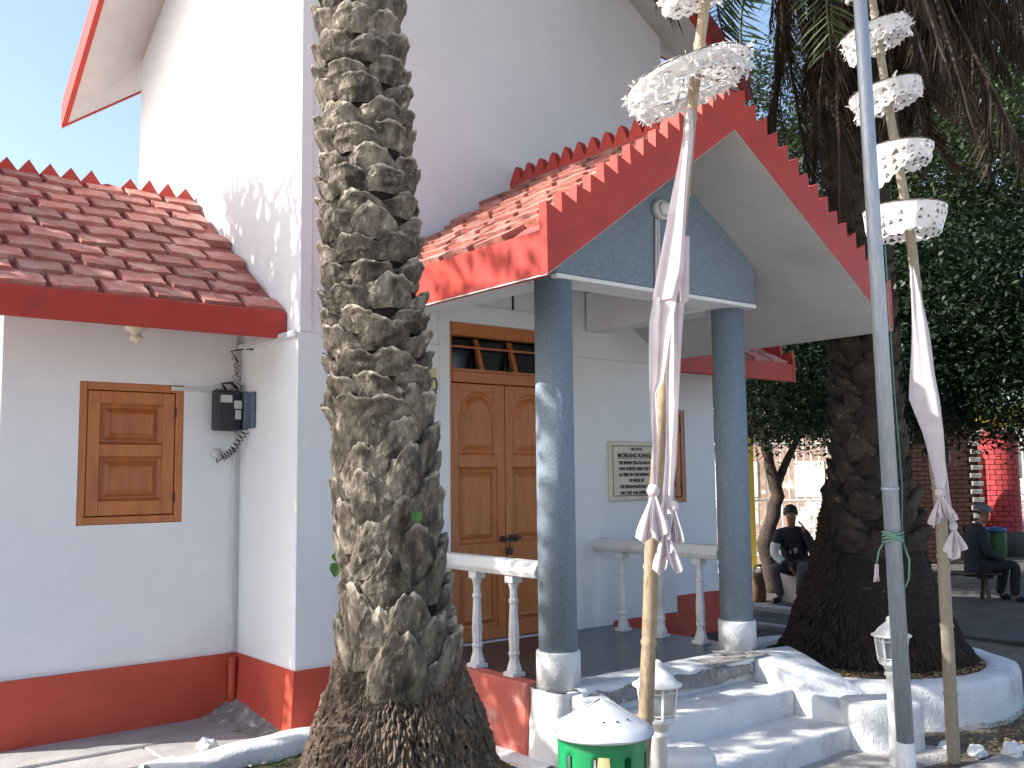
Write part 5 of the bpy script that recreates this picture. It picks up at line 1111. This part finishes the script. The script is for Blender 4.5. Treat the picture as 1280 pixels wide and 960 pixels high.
    # hands: palm, thumb and four bent fingers each
    for f in ('L', 'R'):
        wst = P['wr'+f]; d = (wst-P['el'+f]).normalized(); dn = (CR*J['h'+f][0]+CF*J['h'+f][1]+Vector((0, 0, J['h'+f][2]))).normalized(); s = d.cross(dn).normalized() if d.cross(dn).length > .1 else sd_
        V = [wst, wst+d*.06]; E = [(0, 1)]; rr_ = [.026, .030]
        for q_, L in zip((-.027, -.009, .009, .027), (.030, .036, .034, .026)):
            b = len(V); V += [wst+d*.085+s*q_, wst+d*(.085+L)+s*q_*1.1+dn*.010, wst+d*(.09+L*1.5)+s*q_*1.1+dn*.032]; E += [(1, b), (b, b+1), (b+1, b+2)]; rr_ += [.010, .009, .007]
        b = len(V); V += [wst+d*.045+s*.036+dn*.01, wst+d*.075+s*.046+dn*.025]; E += [(0, b), (b, b+1)]; rr_ += [.012, .009]
        skin('hand', V, E, rr_, 'skin', body, sub=1)
    return T
person('man with dark hair resting his chin on his hand, seated by the small bent tree', (11.28, 8.08, 0),
       dict(pelvis=(.12, 0, .50), waist=(.10, -.03, .68), chest=(.05, -.06, .88), neck=(.04, -.09, 1.05), head=(.03, -.11, 1.21), shL=(-.15, -.08, .94), elL=(-.23, -.15, .68), wrL=(-.08, -.27, .53), shR=(.24, -.06, .94), elR=(.30, -.24, .66), wrR=(.17, -.24, .99),
            hiL=(.04, -.05, .48), knL=(-.27, -.25, .52), anL=(-.17, -.22, .12), hiR=(.20, -.05, .48), knR=(.06, -.45, .52), anR=(.02, -.42, .12), tL=(-.8, -.5), tR=(-.6, -.7), hL=(.2, -.1, -1), hR=(-1, .3, 0)),
       (-.25, -1, -.05), 'dark', 'greyp', 'dark', sleeve='greyc')
person('man in a peaked cap and dark clothes sitting in profile on the plank bench', (13.17, 6.37, 0),
       dict(pelvis=(-.06, 0, .50), waist=(-.09, 0, .69), chest=(-.07, 0, .90), neck=(0, -.01, 1.06), head=(.07, -.01, 1.21), shL=(-.05, -.17, .95), elL=(.0, -.22, .68), wrL=(.22, -.14, .60), shR=(-.05, .17, .95), elR=(.02, .22, .68), wrR=(.22, .13, .60),
            hiL=(-.02, -.09, .49), knL=(.40, -.14, .52), anL=(.36, -.14, .10), hiR=(-.02, .09, .49), knR=(.40, .14, .52), anR=(.30, .14, .10), tL=(1, -.1), tR=(1, .1), hL=(.3, .2, -1), hR=(.3, -.2, -1)),
       (1, -.25, -.12), 'navy', 'dark', 'dark', cap='cap')
T = thing('bag', 'brown cloth bag leaning against the seat of the man beside the bent tree', 'bag', (11.02, 8.35, 0))
g = G(); c0 = Vector((10.98, 8.36, 0)); g.lathe([(.10, 0), (.14, .08), (.13, .26), (.09, .38), (.05, .42)], c0, 14, sx=1, sy=.6); part('sack', g, 'brown', T, True)
g = G(); g.tube([c0+CR*-.06+Vector((0, 0, .38)), c0+CR*-.03+Vector((0, 0, .52)), c0+CR*.04+Vector((0, 0, .52)), c0+CR*.06+Vector((0, 0, .38))], .01, 6); part('strap', g, 'brown', T, True)
